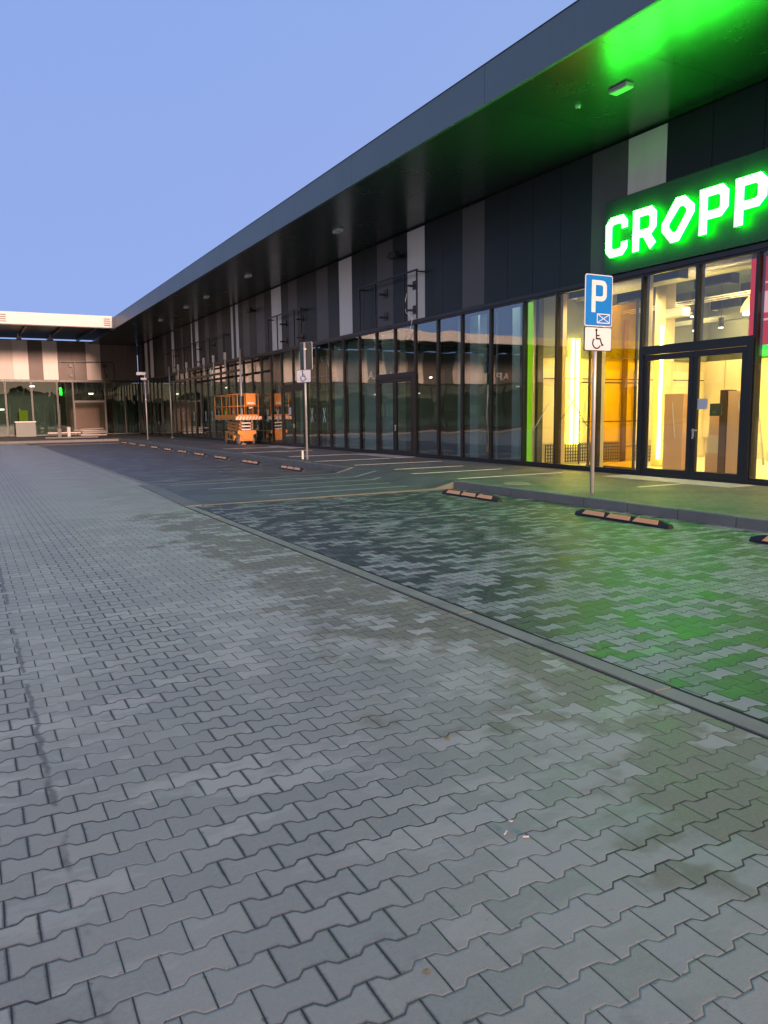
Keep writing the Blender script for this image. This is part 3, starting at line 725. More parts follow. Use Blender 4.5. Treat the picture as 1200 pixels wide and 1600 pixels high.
# white truss frames inside the dark shop
def truss(z0, label, xo=14.1):
    mb = MB(); h = 0.36
    mb.bar((xo, 29.3, z0), (xo, 33.4, z0), 0.03, 0.03); mb.bar((xo, 29.3, z0+h), (xo, 33.4, z0+h), 0.03, 0.03)
    n = 11; w = 4.1/n; mw = MB()
    for i in range(n):
        a, b = (z0+0.015, z0+h-0.015) if i % 2 == 0 else (z0+h-0.015, z0+0.015)
        mw.bar((xo, 29.3+i*w, a), (xo, 29.3+(i+1)*w, b), 0.02, 0.02)
    return mb, mw
a, b = truss(3.80, ''); c, d = truss(1.25, '')
up = MB()
for y in (29.3, 31.35, 33.4): up.bar((14.14, y, SW), (14.14, y, 4.16), 0.035, 0.035)
cb = MB()
for z in (3.3, 2.7, 2.1): cb.bar((14.09, 29.3, z), (14.09, 33.4, z), 0.025, 0.025)
thing([(a, 'upper_chord', 'lwhite', [(b, 'web', 'lwhite')]), (c, 'lower_chord', 'lwhite', [(d, 'web', 'lwhite')]), (up, 'upright', 'lwhite'), (cb, 'crossbar', 'lwhite')],
      'truss_frame', (14.1, 31.3, SW), 'white lattice truss frame standing inside the dark shop window', 'truss')
mb = MB(); mb.box(13.405, 33.80, 1.62, 13.41, 34.12, 1.96)
tag(mb.build('paper_notice', 'paper'), 'small white paper notice on the dark far double door', 'notice')
# trailing white cable out of the cladding
pts = [(13.34, 22.9, 5.6), (13.25, 22.95, 5.2), (13.18, 22.7, 4.95), (13.3, 22.5, 4.75), (13.34, 22.65, 4.5), (13.36, 23.1, 4.1)]
mb = MB()
for p, q in zip(pts[:-1], pts[1:]): mb.tube(p, q, 0.012, seg=6)
tag(mb.build('loose_cable', 'lwhite'), 'loose white cable hanging from the cladding over the dark shop door', 'cable')

# ------------------------------------------------------------------ shop sign
SG = empty('shop_sign', (13.3, 11.7, 5.5), 'glowing white block letters with green halo on a dark board above lit double door', 'shop sign')
wpart(MB().box(13.30, 9.2, 4.715, 13.40, 13.76, 6.36, bevel=0.006), 'backing_board', 'board', SG)
h = 0.87
C_ = [[(.66, .58), (.66, .73), (.52, .87), (.14, .87), (0, .73), (0, .14), (.14, 0), (.52, 0), (.66, .14), (.66, .29), (.47, .29), (.47, .20), (.43, .165), (.24, .165), (.19, .215), (.19, .655), (.24, .705), (.43, .705), (.47, .665), (.47, .58)]]
R_ = [[(0, 0), (.19, 0), (.19, .27), (.30, .27), (.50, -.02), (.66, .10), (.52, .29), (.66, .42), (.66, .73), (.52, .87), (0, .87)],
      [(.19, .43), (.19, .705), (.43, .705), (.47, .665), (.47, .47), (.43, .43)]]
O_ = [[(.25, 0), (.46, 0), (.83, .50), (.83, .64), (.58, .87), (.36, .87), (0, .42), (0, .27)],
      [(.30, .20), (.20, .31), (.20, .38), (.46, .68), (.55, .68), (.63, .60), (.63, .54), (.38, .20)]]
P_ = [[(0, 0), (.19, 0), (.19, .27), (.52, .27), (.67, .42), (.67, .73), (.53, .87), (0, .87)],
      [(.19, .43), (.19, .705), (.44, .705), (.48, .665), (.48, .47), (.44, .43)]]
for yl, w, L in ((13.57, .66, C_), (12.76, .66, R_), (11.96, .83, O_), (11.01, .67, P_), (10.20, .67, P_)):
    # u runs towards -Y, v up, thickness along X
    mt = Matrix(((0, 0, 1, 13.20-13.3), (-1, 0, 0, yl-11.7), (0, 1, 0, 5.06-5.5), (0, 0, 0, 1)))
    o = shape2d('letter', L, 0.07, 'letter_side', SG, mt)
    o.data.materials.append(M['letter_face'])
    for p in o.data.polygons:
        if abs(p.normal.x) > 0.9 and p.center.x < -0.1: p.material_index = 1
for y in (13.4, 12.5, 11.6, 10.8, 10.0):
    pass

# ------------------------------------------------------------------ soffit lights and wall cameras
for i, (x, y) in enumerate(((11.3, 11.34), (11.3, 23.9), (11.3, 33.1), (11.3, 39.7), (11.3, 43.8), (11.3, 50.2))):
    labs = ['rectangular ceiling light on the green lit soffit above the sign', 'ceiling light on the dark soffit nearest to the green glow', 'second ceiling light on the dark soffit from the sign',
            'third dark soffit light from the sign', 'fourth dark soffit light from the sign', 'farthest ceiling light on the dark soffit near the wing']
    e = empty('ceiling_light', (x, y, 7.6), labs[i], 'ceiling light', 'ceiling lights under the canopy')
    wpart(MB().box(x-0.10, y-0.22, 7.58, x+0.10, y+0.22, 7.665, bevel=0.008), 'housing', 'white', e)
    wpart(MB().box(x-0.08, y-0.20, 7.570, x+0.08, y+0.20, 7.579), 'lens', 'lensgreen', e)
e = empty('smoke_detector', (11.2, 12.4, 7.6), 'tiny round white sensor on the green lit soffit', 'sensor')
wpart(MB().tube((11.2, 12.4, 7.61), (11.2, 12.4, 7.665), 0.045, r2=0.06), 'body', 'white', e)
wpart(MB().tube((11.2, 12.4, 7.60), (11.2, 12.4, 7.609), 0.02), 'lens', 'black', e)
for y, lb in ((23.5, 'black floodlight on the cladding above the near rail frame'), (38.5, 'black floodlight on the cladding above the farther rail frame')):
    e = empty('wall_floodlight', (13.3, y, 6.9), lb, 'floodlight')
    wpart(MB().box(13.02, y-0.34, 6.80, 13.22, y+0.10, 7.02, bevel=0.02), 'housing', 'black', e)
    wpart(MB().box(13.22, y-0.10, 6.86, 13.44, y+0.02, 6.96), 'bracket', 'black', e)
    wpart(MB().tube((13.12, y+0.10, 6.91), (13.12, y+0.26, 6.91), 0.10, r2=0.07, seg=16), 'head', 'black', e)

# ------------------------------------------------------------------ black rail frames on the cladding
def rail_frame(y0, y1, label, posts, brs, z0=4.66, z1=6.2):
    e = empty('rail_frame', (13.14, (y0+y1)/2, z0), label, 'rail frame', 'black rail frames on the facades')
    r = MB(); r.bar((13.14, y0, z1), (13.14, y1, z1), 0.05, 0.05); wpart(r, 'top_rail', 'black', e)
    for y in posts: wpart(MB().bar((13.14, y, z0), (13.14, y, z1-0.026), 0.045, 0.045), 'post', 'black', e)
    for y in (y0, y1): wpart(MB().bar((13.165, y, z1-0.05), (13.44, y, z1-0.05), 0.04, 0.04), 'tie', 'black', e)
    for y in brs:
        for z in (z0+0.25, z1-0.50):
            b = MB().box(13.415, y-0.14, z-0.02, 13.438, y+0.14, z+0.26)
            o = wpart(b, 'bracket', 'black', e)
            wpart(MB().box(13.17, y-0.05, z+0.06, 13.414, y+0.01, z+0.12).box(13.17, y+0.03, z+0.06, 13.414, y+0.07, z+0.12), 'arm', 'black', o)
    return e
rail_frame(21.89, 26.07, 'black rail frame on the cladding above the nearer dark double door', (21.93, 22.75, 24.8, 26.03), (22.52, 24.55))
rail_frame(31.65, 35.87, 'black rail frame on the cladding above the second dark double door', (31.69, 32.5, 34.6, 35.83), (32.3, 34.3))
rail_frame(43.0, 58.0, 'long black rail frame high on the far cladding behind the steel canopy posts', (43.05, 46, 49, 52, 55, 57.95), (45.9, 48.9, 54.9))

# ------------------------------------------------------------------ steel canopy frame in front of the far glass
e = empty('canopy_frame', (12.6, 46, SW), 'long galvanised canopy frame on slim poles in front of the far glass', 'canopy frame')
for y in (38.6, 54.1):
    for dx in (0.0,):
        wpart(MB().tube((12.6+dx, y, SW), (12.6+dx, y, 5.0), 0.045), 'pole', 'steel', e)
        wpart(MB().box(12.48, y-0.12, SW, 12.72, y+0.12, SW+0.02), 'base_plate', 'steel', e)
wpart(MB().bar((12.6, 38.7, 3.93), (12.6, 54.0, 3.93), 0.08, 0.12), 'beam', 'frame', e)
wpart(MB().bar((12.75, 38.7, 4.56), (12.75, 54.0, 4.56), 0.06, 0.10), 'beam', 'frame', e)
for y in (51.6, 49.4, 45.4, 43.4, 41.2):
    wpart(MB().box(12.55, y-0.08, 4.62, 12.65, y+0.08, 5.0).box(12.58, y-0.03, 4.0, 12.62, y+0.03, 4.62), 'post', 'lwhite', e)

# ------------------------------------------------------------------ wing
W = empty('wing_building', (0, WY, 0), 'far wing with beige and brown cladding panels, pale roof canopy and glass shopfronts', 'building')
def wp(mb, name, m=None): return wpart(mb, name, m, W)
wp(MB().box(-110, WY+0.25, 4.66, 13.4, WY+0.45, 7.60), 'wall', 'wdark')
wp(MB().box(-110, WY+12, 0, 13.4, WY+12.2, 6.5), 'wall', 'wdark')
b = [13.40, 12.6, 11.5, 10.4, 9.26, 8.15, 7.07, 5.94, 4.87, 3.73, 2.6, 1.5]
t = ['wdark', 'wdark', 'wdark', 'wmid2', 'wdark', 'wdark', 'wlight', 'wdark', 'wlight', 'wmid', 'wdark']
rr = random.Random(3)
x = 1.5
while x > -78: x -= 1.13; b.append(x); t.append(rr.choice(['wdark', 'wdark', 'wdark', 'wmid', 'wlight', 'mid']))
M['wlight'] = panel_mat('cream_panel_wing', (0.80, 0.73, 0.69), 0.5); M['wmid2'] = M['wmid']
names = dict(wdark='brown grey cladding panel', wmid='beige cladding panel', wmid2='beige cladding panel', wlight='cream cladding panel', mid='grey cladding panel')
for i, tn in enumerate(t):
    o = wp(MB().box(b[i+1]+0.006, WY, 4.72, b[i]-0.006, WY+0.08, 7.82), 'cladding_panel', tn); o['label'] = names[tn]
wp(MB().box(-78, WY+0.09, 4.66, 13.4, WY+0.25, 7.76), 'sheathing', 'black')
wp(MB().box(-78, WY-0.06, 4.60, 13.36, WY+0.09, 4.70), 'drip_profile', 'frame')
wp(MB().box(-78, WY-0.10, 7.82, 13.4, WY+0.3, 7.87), 'coping', 'frame')
# canopy
wp(MB().box(-110, 57.0, 7.78, 9.50, 57.07, 8.56), 'fascia', 'wfascia')
wp(MB().box(-110, 57.08, 8.36, 13.4, WY+4, 8.50), 'canopy_roof', 'dark')
mb = MB()
for x in [9.0-2.35*i for i in range(48)]: mb.box(x, 57.09, 8.12, x+0.12, WY+3.5, 8.355)
wp(mb, 'canopy_beams', 'black')
wp(MB().box(-110, 57.09, 7.74, 9.5, 57.5, 7.775), 'fascia_lip', 'black')
for x in [6.55, 4.2]+[4.2-4.7*i for i in range(1, 18)]:
    wp(MB().box(x, WY+0.02, 7.87, x+0.28, WY+0.28, 8.355), 'roof_post', 'wmid')
for xx in (2.45, 9.62):
    mb = MB()
    for i in range(4): mb.box(xx if xx < 5 else 8.95, 56.985, 7.90+i*0.14, (xx if xx < 5 else 8.95)+0.42, 56.998, 7.97+i*0.14)
    wp(mb, 'vent', 'black')
# rail frame of the wing
e = empty('rail_frame', (9.2, WY-0.3, 4.7), 'black rail frame across the beige and brown panels of the far wing', 'rail frame', 'black rail frames on the facades')
wpart(MB().bar((7.1, WY-0.3, 6.18), (11.4, WY-0.3, 6.18), 0.06, 0.06), 'top_rail', 'black', e)
for x in (7.13, 8.3, 10.6, 11.37): wpart(MB().bar((x, WY-0.3, 4.7), (x, WY-0.3, 6.15), 0.05, 0.05), 'post', 'black', e)
for x in (8.0, 10.7):
    for z in (4.95, 5.75): wpart(MB().box(x-.13, WY-0.27, z, x+.13, WY-0.01, z+0.22), 'bracket', 'black', e)
# wing glazing
def wwin(x0, x1, z0=SW+0.05, z1=4.60):
    f = MB(); w = 0.04
    f.box(x0, WY, z0, x0+w, WY+0.1, z1); f.box(x1-w, WY, z0, x1, WY+0.1, z1); f.box(x0+w, WY+.005, z0, x1-w, WY+.095, z0+0.06); f.box(x0+w, WY+.005, z1-0.06, x1-w, WY+.095, z1)
    o = wp(f, 'window', 'frame')
    wpart(MB().box(x0+w, WY+0.05, z0+0.06, x1-w, WY+0.058, z1-0.06), 'pane', 'wingglass', o)
wx = [13.36, 12.2, 10.62]
wwin(wx[1], wx[0]); wwin(wx[2], wx[1]); wwin(8.1, 10.60, 2.97, 4.60)
wwin(6.9, 8.08)
x = 6.88
while x > -76: wwin(x-1.9, x-0.02); x -= 1.92
f = MB(); f.box(8.10, WY, SW, 8.18, WY+0.1, 2.95); f.box(10.52, WY, SW, 10.60, WY+0.1, 2.95); f.box(8.18, WY+0.002, 2.87, 10.52, WY+0.098, 2.95)
wp(f, 'door_frame', 'frame')
# inside of the open doorway
wp(MB().box(7.6, WY+4.0, SW, 11.2, WY+4.1, 4.6), 'passage_wall', 'wooddark')
wp(MB().box(7.5, WY+0.3, SW, 7.6, WY+4.1, 4.6).box(11.2, WY+0.3, SW, 11.3, WY+4.1, 4.6), 'passage_wall', 'wooddark')
wp(MB().box(7.6, WY+3.6, SW, 11.2, WY+3.99, 1.25), 'passage_ledge', 'wooddark')
wp(MB().box(-78, WY+0.12, SW-.1, 13.4, WY+12, SW-0.01), 'wing_floor', 'ifloor')
wp(MB().box(-78, WY+7, SW, 7.48, WY+7.1, 4.6).box(11.32, WY+3, SW, 25.9, WY+3.1, 4.6), 'wing_back_wall', 'iwall')
wp(MB().box(13.52, WY+0.12, SW-.1, 25.9, WY+3, SW-0.012).box(13.52, WY+0.3, 4.66, 25.9, WY+3.2, 5.3), 'wing_floor', 'ifloor')
wp(MB().box(-78, WY+0.3, 4.62, 13.4, WY+12, 4.65), 'wing_ceiling', 'iceil')
for x in (7.3, 6.9, 3.4, 0.2, -6, -12, -18, -24, -31):
    wp(MB().tube((x, WY+3.0, 0.9), (x, WY+3.0, 2.8), 0.05, seg=8), 'light_strip', 'lensgreen')
for x in (-9, -14.5, -15.5, -22, -26.5, -27.5, -35, -44):
    wp(MB().box(x, WY+6.9, 1.3, x+0.8, WY+6.98, 2.6), 'lit_panel', emit('dim_panel', (0.55, 0.62, 0.36), 0.55) if 'dim_panel' not in bpy.data.materials else bpy.data.materials['dim_panel'])
for x, z in ((2.6, 2.3), (5.0, 4.2), (9.6, 3.6), (-11, 3.6), (-16, 3.7), (-29.5, 4.3), (-38, 3.8)):
    wp(MB().box(x, WY+2.0, z, x+0.35, WY+2.2, z+0.10), 'ceiling_or_fill_lamp', 'lamp_spot')
wp(MB().box(4.2, WY+5.0, 1.2, 4.9, WY+5.1, 2.3), 'lit_panel', emit('olive_panel', (0.75, 0.75, 0.05), 0.5))
# lettering of the wing shops, read mirrored in the long glass front
for txt, x, z, sz, lb in (('APART', -25.9, 5.15, 1.15, 'white APART lettering on the wing cladding far left of the road, mirrored in the glass'),
                          ('DOUGLAS', -13.2, 5.10, 1.1, 'white DOUGLAS lettering on the wing cladding, mirrored in the dark shop glass')):
    e = empty('shop_sign', (x, WY-0.1, z), ('thin pale sign of five letters' if txt == 'APART' else 'thin pale sign of seven letters')+' on far wing cladding', 'shop sign')
    mt = Matrix(((1, 0, 0, 0), (0, 0, -1, 0.04), (0, 1, 0, 0), (0, 0, 0, 1)))
    text2d('lettering', txt, sz, 0.05, 'lwhite', e, mt)

# things by the wing
mb = MB()
for i in range(7):
    a = rr.uniform(-0.5, 0.5); xx = 8.7+rr.uniform(0, 1.2); zz = SW+0.10+0.07*i
    mb.bar((xx-0.9, WY-1.3+rr.uniform(-.4, .4), zz), (xx+0.9, WY-1.3+a, zz+rr.uniform(-.03, .12)), 0.14, 0.04)
mb.box(8.3, WY-1.7, SW, 10.3, WY-1.0, SW+0.08)
tag(mb.build('plank_pile', 'slab'), 'untidy low pile of pale planks in front of the dark brown doorway of the wing', 'planks')
e = thing([(MB().box(3.55, WY-1.2, SW, 5.0, WY-0.8, 1.30, bevel=0.02), 'cabinet', 'iwall'), (MB().box(3.5, WY-1.25, 1.30, 5.05, WY-0.75, 1.36), 'top', 'white')], 'counter', (4.2, WY-1, SW), 'pale green-white low counter in front of the wing glass', 'counter')
e = thing([(MB().box(5.0, 60.0, SW, 8.6, 60.7, SW+0.10, bevel=0.02), 'slab', 'kerb'), (MB().box(5.85, 60.1, SW+.10, 6.1, 60.5, 0.85, bevel=0.02), 'post', 'kerb'), (MB().box(6.5, 60.1, SW+.10, 6.72, 60.5, 0.95, bevel=0.02), 'post', 'slab'), (MB().box(5.2, 60.15, 0.50, 7.4, 60.45, 0.58), 'seat', 'wmid')],
          'street_bench', (6.6, 60.3, SW), 'pinkish concrete bench with two stub posts standing before the wing', 'bench')

# ------------------------------------------------------------------ parking signs
def rrect(w, h, r, n=6, cx=0, cy=0):
    out = []
    for (sx, sy, a0) in ((1, 1, 0), (-1, 1, PI/2), (-1, -1, PI), (1, -1, 3*PI/2)):
        for i in range(n+1):
            a = a0+PI/2*i/n; out.append((cx+sx*(w/2-r)+r*math.cos(a), cy+sy*(h/2-r)+r*math.sin(a)))
    return out
def face_mat(off):          # u -> +X, v -> +Z, front towards -Y
    return Matrix(((1, 0, 0, 0), (0, 0, -1, off), (0, 1, 0, 0), (0, 0, 0, 1)))
def stroke(pts, w, closed=False):
    """outline of a polyline of width w (as one loop)"""
    n = len(pts); L = []; R = []
    for i, p in enumerate(pts):
        a = Vector(pts[i-1]) if i > 0 else None; c = Vector(pts[i+1]) if i < n-1 else None; p = Vector(p)
        d1 = (p-a).normalized() if a is not None else None; d2 = (c-p).normalized() if c is not None else None
        d1 = d1 or d2; d2 = d2 or d1
        t_ = (d1+d2).normalized(); nn = Vector((-t_.y, t_.x)); k = w/2/max(0.4, nn.dot(Vector((-d1.y, d1.x))))
        L.append(p+nn*k); R.append(p-nn*k)
    return [tuple(q) for q in L+R[::-1]]
def parking_sign(loc, label, group='parking signs on grey poles', turn=0.0, turn2=0.0, plate_turn=0.0):
    e = empty('parking_sign', loc, label, 'parking sign', group)
    p = MB(); p.tube((0, 0, 0), (0, 0, 3.78), 0.034, seg=20); o = p.build('pole', 'steel', e)
    c = MB().tube((0, 0, 3.78), (0, 0, 3.79), 0.036, seg=20); c.build('cap', 'black', o)
    for z in (2.55, 2.85, 3.55): MB().box(-0.045, -0.05, z, 0.045, 0.04, z+0.03).build('clamp', 'steel', o)
    r1 = Matrix.Rotation(turn, 4, 'Z'); r2 = Matrix.Rotation(turn2, 4, 'Z')
    # upper plate: blue with letter P and crossed-out field
    zc = 3.35; T = Matrix.Translation((0, 0, zc))
    def F(off, r): return r @ face_mat(off)
    up = shape2d('upper_plate', [rrect(0.63, 0.87, 0.04)], 0.012, 'white', e, r1 @ T @ face_mat(-0.060))
    shape2d('blue_field', [rrect(0.60, 0.84, 0.03)], 0.003, 'blue', up, r1 @ T @ face_mat(-0.069))
    shape2d('plate_back', [rrect(0.62, 0.86, 0.04)], 0.003, 'alu', up, r1 @ T @ face_mat(-0.051))
    pl = [(-.17, -.20), (-.08, -.20), (-.08, -.01), (.06, -.01)]
    outer = pl[:3]+[(.05, -.01)]+[(.05+.125*math.sin(a), .155-.165*math.cos(a)) for a in [PI/14*i*0.999 for i in range(0, 5)]]
    cx, rx = .045, .13
    arc = lambda r0, n=10: [(cx+(rx-r0)*math.sin(PI*i/n), .16-(.17-r0)*math.cos(PI*i/n)) for i in range(n+1)]
    P1 = [(-.17, -.20), (-.08, -.20), (-.08, -.01)]+[(x_, y_) for x_, y_ in
          [(.06, -.01), (.11, .0), (.15, .03), (.175, .08), (.175, .25), (.155, .30), (.115, .33), (.06, .34)]]+[(-.17, .34)]
    P2 = [(-.08, .07), (.05, .07), (.075, .08), (.09, .10), (.09, .23), (.075, .25), (.05, .26), (-.08, .26)]
    shape2d('letter', [P1, P2], 0.002, 'white', up, r1 @ T @ face_mat(-0.072))
    bw, bh = .30, .165; cxx, cyy = .11, -.30
    fr = [rrect(bw, bh, .004, 1, cxx, cyy), rrect(bw-.03, bh-.03, .003, 1, cxx, cyy)]
    shape2d('field_frame', fr, 0.002, 'white', up, r1 @ T @ face_mat(-0.0725))
    for sgn, off in ((1, -0.0735), (-1, -0.0755)):
        shape2d('field_cross', [stroke([(cxx-bw/2+.012, cyy-sgn*(bh/2-.012)), (cxx+bw/2-.012, cyy+sgn*(bh/2-.012))], .013)], 0.0015, 'white', up, r1 @ T @ face_mat(off))
    # lower plate: white, wheelchair
    T2 = Matrix.Translation((0, 0, 2.70))
    lo = shape2d('lower_plate', [rrect(0.63, 0.41, 0.035)], 0.012, 'ink', e, r2 @ T2 @ face_mat(-0.060))
    shape2d('white_field', [rrect(0.605, 0.385, 0.03)], 0.003, 'white', lo, r2 @ T2 @ face_mat(-0.069))
    m3 = r2 @ T2 @ face_mat(-0.072)
    shape2d('wheelchair_head', [[(-.045+.026*math.cos(2*PI*i/20), .150+.026*math.sin(2*PI*i/20)) for i in range(20)]], 0.002, 'ink', lo, m3)
    body = stroke([(-.045, .128), (-.040, .005), (.045, .005), (.092, -.105), (.125, -.092)], .030)
    shape2d('wheelchair_body', [body], 0.002, 'ink', lo, m3)
    shape2d('wheelchair_arm', [stroke([(-.036, .060), (.030, .060)], .024)], 0.002, 'ink', lo, r2 @ T2 @ face_mat(-0.0745))
    wheel = [(-.035+.092*math.cos(a), -.068+.092*math.sin(a)) for a in [math.radians(130+i*12) for i in range(18)]]
    shape2d('wheelchair_wheel', [stroke(wheel, .025)], 0.002, 'ink', lo, r2 @ T2 @ face_mat(-0.0770))
    return e
parking_sign((9.78, 10.28, SW), 'nearest blue parking sign over a white wheelchair plate, its pole before the lit shop')
parking_sign((9.83, 23.48, SW), 'second parking sign, its blue plate turned edge-on over a white wheelchair plate, beyond the crossing', turn=math.radians(106), turn2=math.radians(-66))
e = parking_sign((10.31, 51.0, SW), 'farthest parking sign standing before the glass near the wing', turn=math.radians(112), turn2=math.radians(105))
mb = MB(); mb.box(-0.25, -0.08, 3.8, 0.1, 0.08, 3.93).tube((0, 0, 3.79), (0, 0, 4.2), 0.03); mb.box(-0.5, -0.1, 4.1, 0.05, 0.1, 4.28)
mb.build('camera_head', 'white', e)
mb = MB(); mb.box(-0.035, -0.035, 0, 0.035, 0.035, 0.30, bevel=0.01)
o = mb.build('marker_post', 'steel'); o.location = (9.74, 23.66, SW); tag(o, 'short pale marker post beside the second parking sign pole', 'marker post')

# ------------------------------------------------------------------ wheel stops
def wheel_stop():
    e = empty('wheel_stop', (8.42, 12.1, 0)); L, Wd, H = 1.85, 0.15, 0.10
    prof = [(-Wd/2, 0), (Wd/2, 0), (Wd/2*0.96, 0.03), (0.035, H), (-0.035, H), (-Wd/2*0.96, 0.03)]
    bm = bmesh.new(); rings = []
    for y, k in ((-L/2, 0.55), (-L/2+0.16, 1), (L/2-0.16, 1), (L/2, 0.55)):
        rings.append([bm.verts.new((x*(0.8 if k < 1 else 1), y, z*k)) for x, z in prof])
    for a, b in zip(rings[:-1], rings[1:]):
        for i in range(6): bm.faces.new((a[i], a[(i+1) % 6], b[(i+1) % 6], b[i]))
    bm.faces.new(rings[0][::-1]); bm.faces.new(rings[-1])
    bmesh.ops.bevel(bm, geom=list(bm.edges), offset=0.006, segments=2, affect='EDGES')
    mb = MB(); mb.bm.free(); mb.bm = bm; body = mb.build('body', 'rubber', e)
    for k in range(3):
        for sgn in (-1,):
            y0 = -L/2+0.17+k*0.515; y1 = y0+0.46
            xs = [(sgn*0.0735, 0.036), (sgn*0.040, 0.0955)]
            nrm = Vector((-0.87, 0, 0.49))*0.004
            skew = 0.05
            pts = [Vector((xs[0][0], y0, xs[0][1])), Vector((xs[0][0], y1+ -0.0, xs[0][1])), Vector((xs[1][0], y1-skew, xs[1][1])), Vector((xs[1][0], y0+0.01, xs[1][1]))]
            MB().prism([p+nrm*0.2 for p in pts], nrm).build('reflector', 'amber', e)
    for y in (-0.35, 0.2): MB().tube((0, y, H-0.002), (0, y, H+0.004), 0.016).build('bolt', 'steel', e)
    return e
ws = wheel_stop()
stops = [(8.42, 12.10, 'wheel stop by the kerb left of the near parking sign, closest to the crossing'), (8.40, 8.22, 'wheel stop in front of the near parking sign pole'), (8.42, 5.15, 'wheel stop cut off by the right edge of the photo'),
         (8.42, 21.3, 'first wheel stop beyond the crossing'), (8.42, 25.0, 'second wheel stop beyond the crossing'), (8.44, 28.5, 'third wheel stop beyond the crossing'), (8.46, 31.6, 'fourth wheel stop beyond the crossing'),
         (8.48, 34.5, 'fifth wheel stop beyond the crossing'), (8.5, 37.4, 'sixth wheel stop beyond the crossing'), (8.52, 40.4, 'seventh wheel stop beyond the crossing'), (8.54, 43.5, 'third wheel stop from the far end of the dark bay'),
         (8.55, 46.3, 'second wheel stop from the far end of the dark bay'), (8.56, 49.2, 'last wheel stop at the far end of the dark bay')]
for i, (x, y, lb) in enumerate(stops):
    o = ws if i == 0 else copy_tree(ws)
    o.location = (x, y, -0.003); o.rotation_euler = (0, 0, rr.uniform(-0.012, 0.012))
    tag(o, lb, 'wheel stop', 'rubber wheel stops along the kerb')

# ------------------------------------------------------------------ scissor lift
LX, LY = 12.12, 37.8
SL = empty('scissor_lift', (LX+0.45, LY+1.3, SW), 'folded orange scissor lift with a railed platform parked on the pavement before the glass', 'scissor lift')
def sl(mb, name, m=None, parent=None): return wpart(mb, name, m, parent or SL)
x0, x1, y0, y1 = LX, LX+0.92, LY, LY+2.5
mb = MB(); mb.box(x0+0.10, y0+0.10, 0.32, x1-0.10, y1-0.05, 0.66, bevel=0.02)
ch = sl(mb, 'chassis', 'oldorange')
mb = MB(); mb.prism([(x0-0.02, y0+0.02, 0.86), (x1+0.02, y0+0.02, 0.86), (x1+0.02, y0+0.02, 0.70), (x1-0.18, y0+0.02, 0.62), (x1-0.26, y0+0.02, 0.42), (x0+0.26, y0+0.02, 0.42), (x0+0.18, y0+0.02, 0.62), (x0-0.02, y0+0.02, 0.70)], (0, 0.10, 0), 'orange')
sl(mb, 'front_bumper', 'orange')
mb = MB(); mb.box(x0-0.02, y0+0.75, 0.34, x0+0.10, y1-0.30, 0.80, bevel=0.02); mb.box(x1-0.10, y0+0.75, 0.34, x1+0.02, y1-0.30, 0.80, bevel=0.02)
sl(mb, 'side_tray', 'oldorange')
sl(MB().box(x0-0.026, y0+0.95, 0.42, x0-0.021, y0+1.35, 0.62).box(x0-0.026, y0+1.5, 0.46, x0-0.021, y0+1.75, 0.70), 'side_hatch', 'black')
for xx in (x0+0.02, x1-0.14):
    for yy in (y0+0.30, y1-0.30):
        w = sl(MB().tube((xx, yy, SW+0.19), (xx+0.12, yy, SW+0.19), 0.19, seg=24), 'wheel', 'tyre')
        sl(MB().tube((xx-0.008, yy, SW+0.19), (xx+0.128, yy, SW+0.19), 0.09, seg=16), 'hub', 'orange', w)
for k in range(3):
    z = 0.86+k*0.16
    for xx in (x0+0.14, x1-0.20):
        sl(MB().bar((xx, y0+0.20, z), (xx, y1-0.20, z+0.12), 0.05, 0.10), 'scissor_arm', 'oldorange')
        sl(MB().bar((xx+0.07, y0+0.20, z+0.12), (xx+0.07, y1-0.20, z), 0.05, 0.10), 'scissor_arm', 'oldorange')
    sl(MB().tube((x0+0.12, y0+0.22, z+0.05), (x1-0.12, y0+0.22, z+0.05), 0.03), 'cross_tube', 'wdark')
    sl(MB().box(x0+0.22, y0+0.14, z+0.02, x1-0.22, y0+0.17, z+0.09), 'cylinder_cover', 'lwhite')
# platform
px0, px1, py0, py1, pz = x0-0.10, x1+0.12, y0-0.25, y0+3.75, 1.40
dk = sl(MB().box(px0, py0, pz, px1, py1, pz+0.10, bevel=0.008), 'platform', 'oldorange')
sl(MB().box(px0+0.02, py0+0.02, pz+0.10, px0+0.04, py1-0.02, pz+0.26).box(px1-0.04, py0+0.02, pz+0.10, px1-0.02, py1-0.02, pz+0.26).box(px0+0.041, py0+0.02, pz+0.10, px1-0.041, py0+0.04, pz+0.26), 'toe_board', 'orange', dk)
st = MB(); n = 8; wdt = (px1-px0+0.2)/n
for i in range(n):
    a = px0-0.1+i*wdt
    st.prism([(a, py0-0.012, pz+0.0), (a+wdt*0.5, py0-0.012, pz+0.0), (a+wdt*1.0, py0-0.012, pz+0.17), (a+wdt*0.5, py0-0.012, pz+0.17)], (0, 0.008, 0), 'lwhite')
sl(MB().box(px0-0.1, py0-0.003, pz, px1+0.14, py0+0.018, pz+0.17), 'hazard_board', 'orange', dk)
sl(st, 'hazard_stripes', 'lwhite', dk)
zt = 2.68
for (a, b) in (((px0+0.03, py0+0.03), (px0+0.03, py1-0.03)), ((px1-0.03, py0+0.03), (px1-0.03, py1-0.03)), ((px0+0.03, py0+0.03), (px1-0.03, py0+0.03)), ((px0+0.03, py1-0.03), (px1-0.03, py1-0.03))):
    for z in (zt, (zt+pz)/2+0.05):
        sl(MB().tube((*a, z), (*b, z), 0.021, seg=8), 'guard_rail', 'oldorange')
for xx in (px0+0.03, px1-0.03):
    for yy in (py0+0.03, py0+0.75, py0+1.3, py0+1.9, py0+2.7, py1-0.03):
        sl(MB().tube((xx, yy, pz+0.1), (xx, yy, zt), 0.021, seg=8), 'guard_post', 'orange')
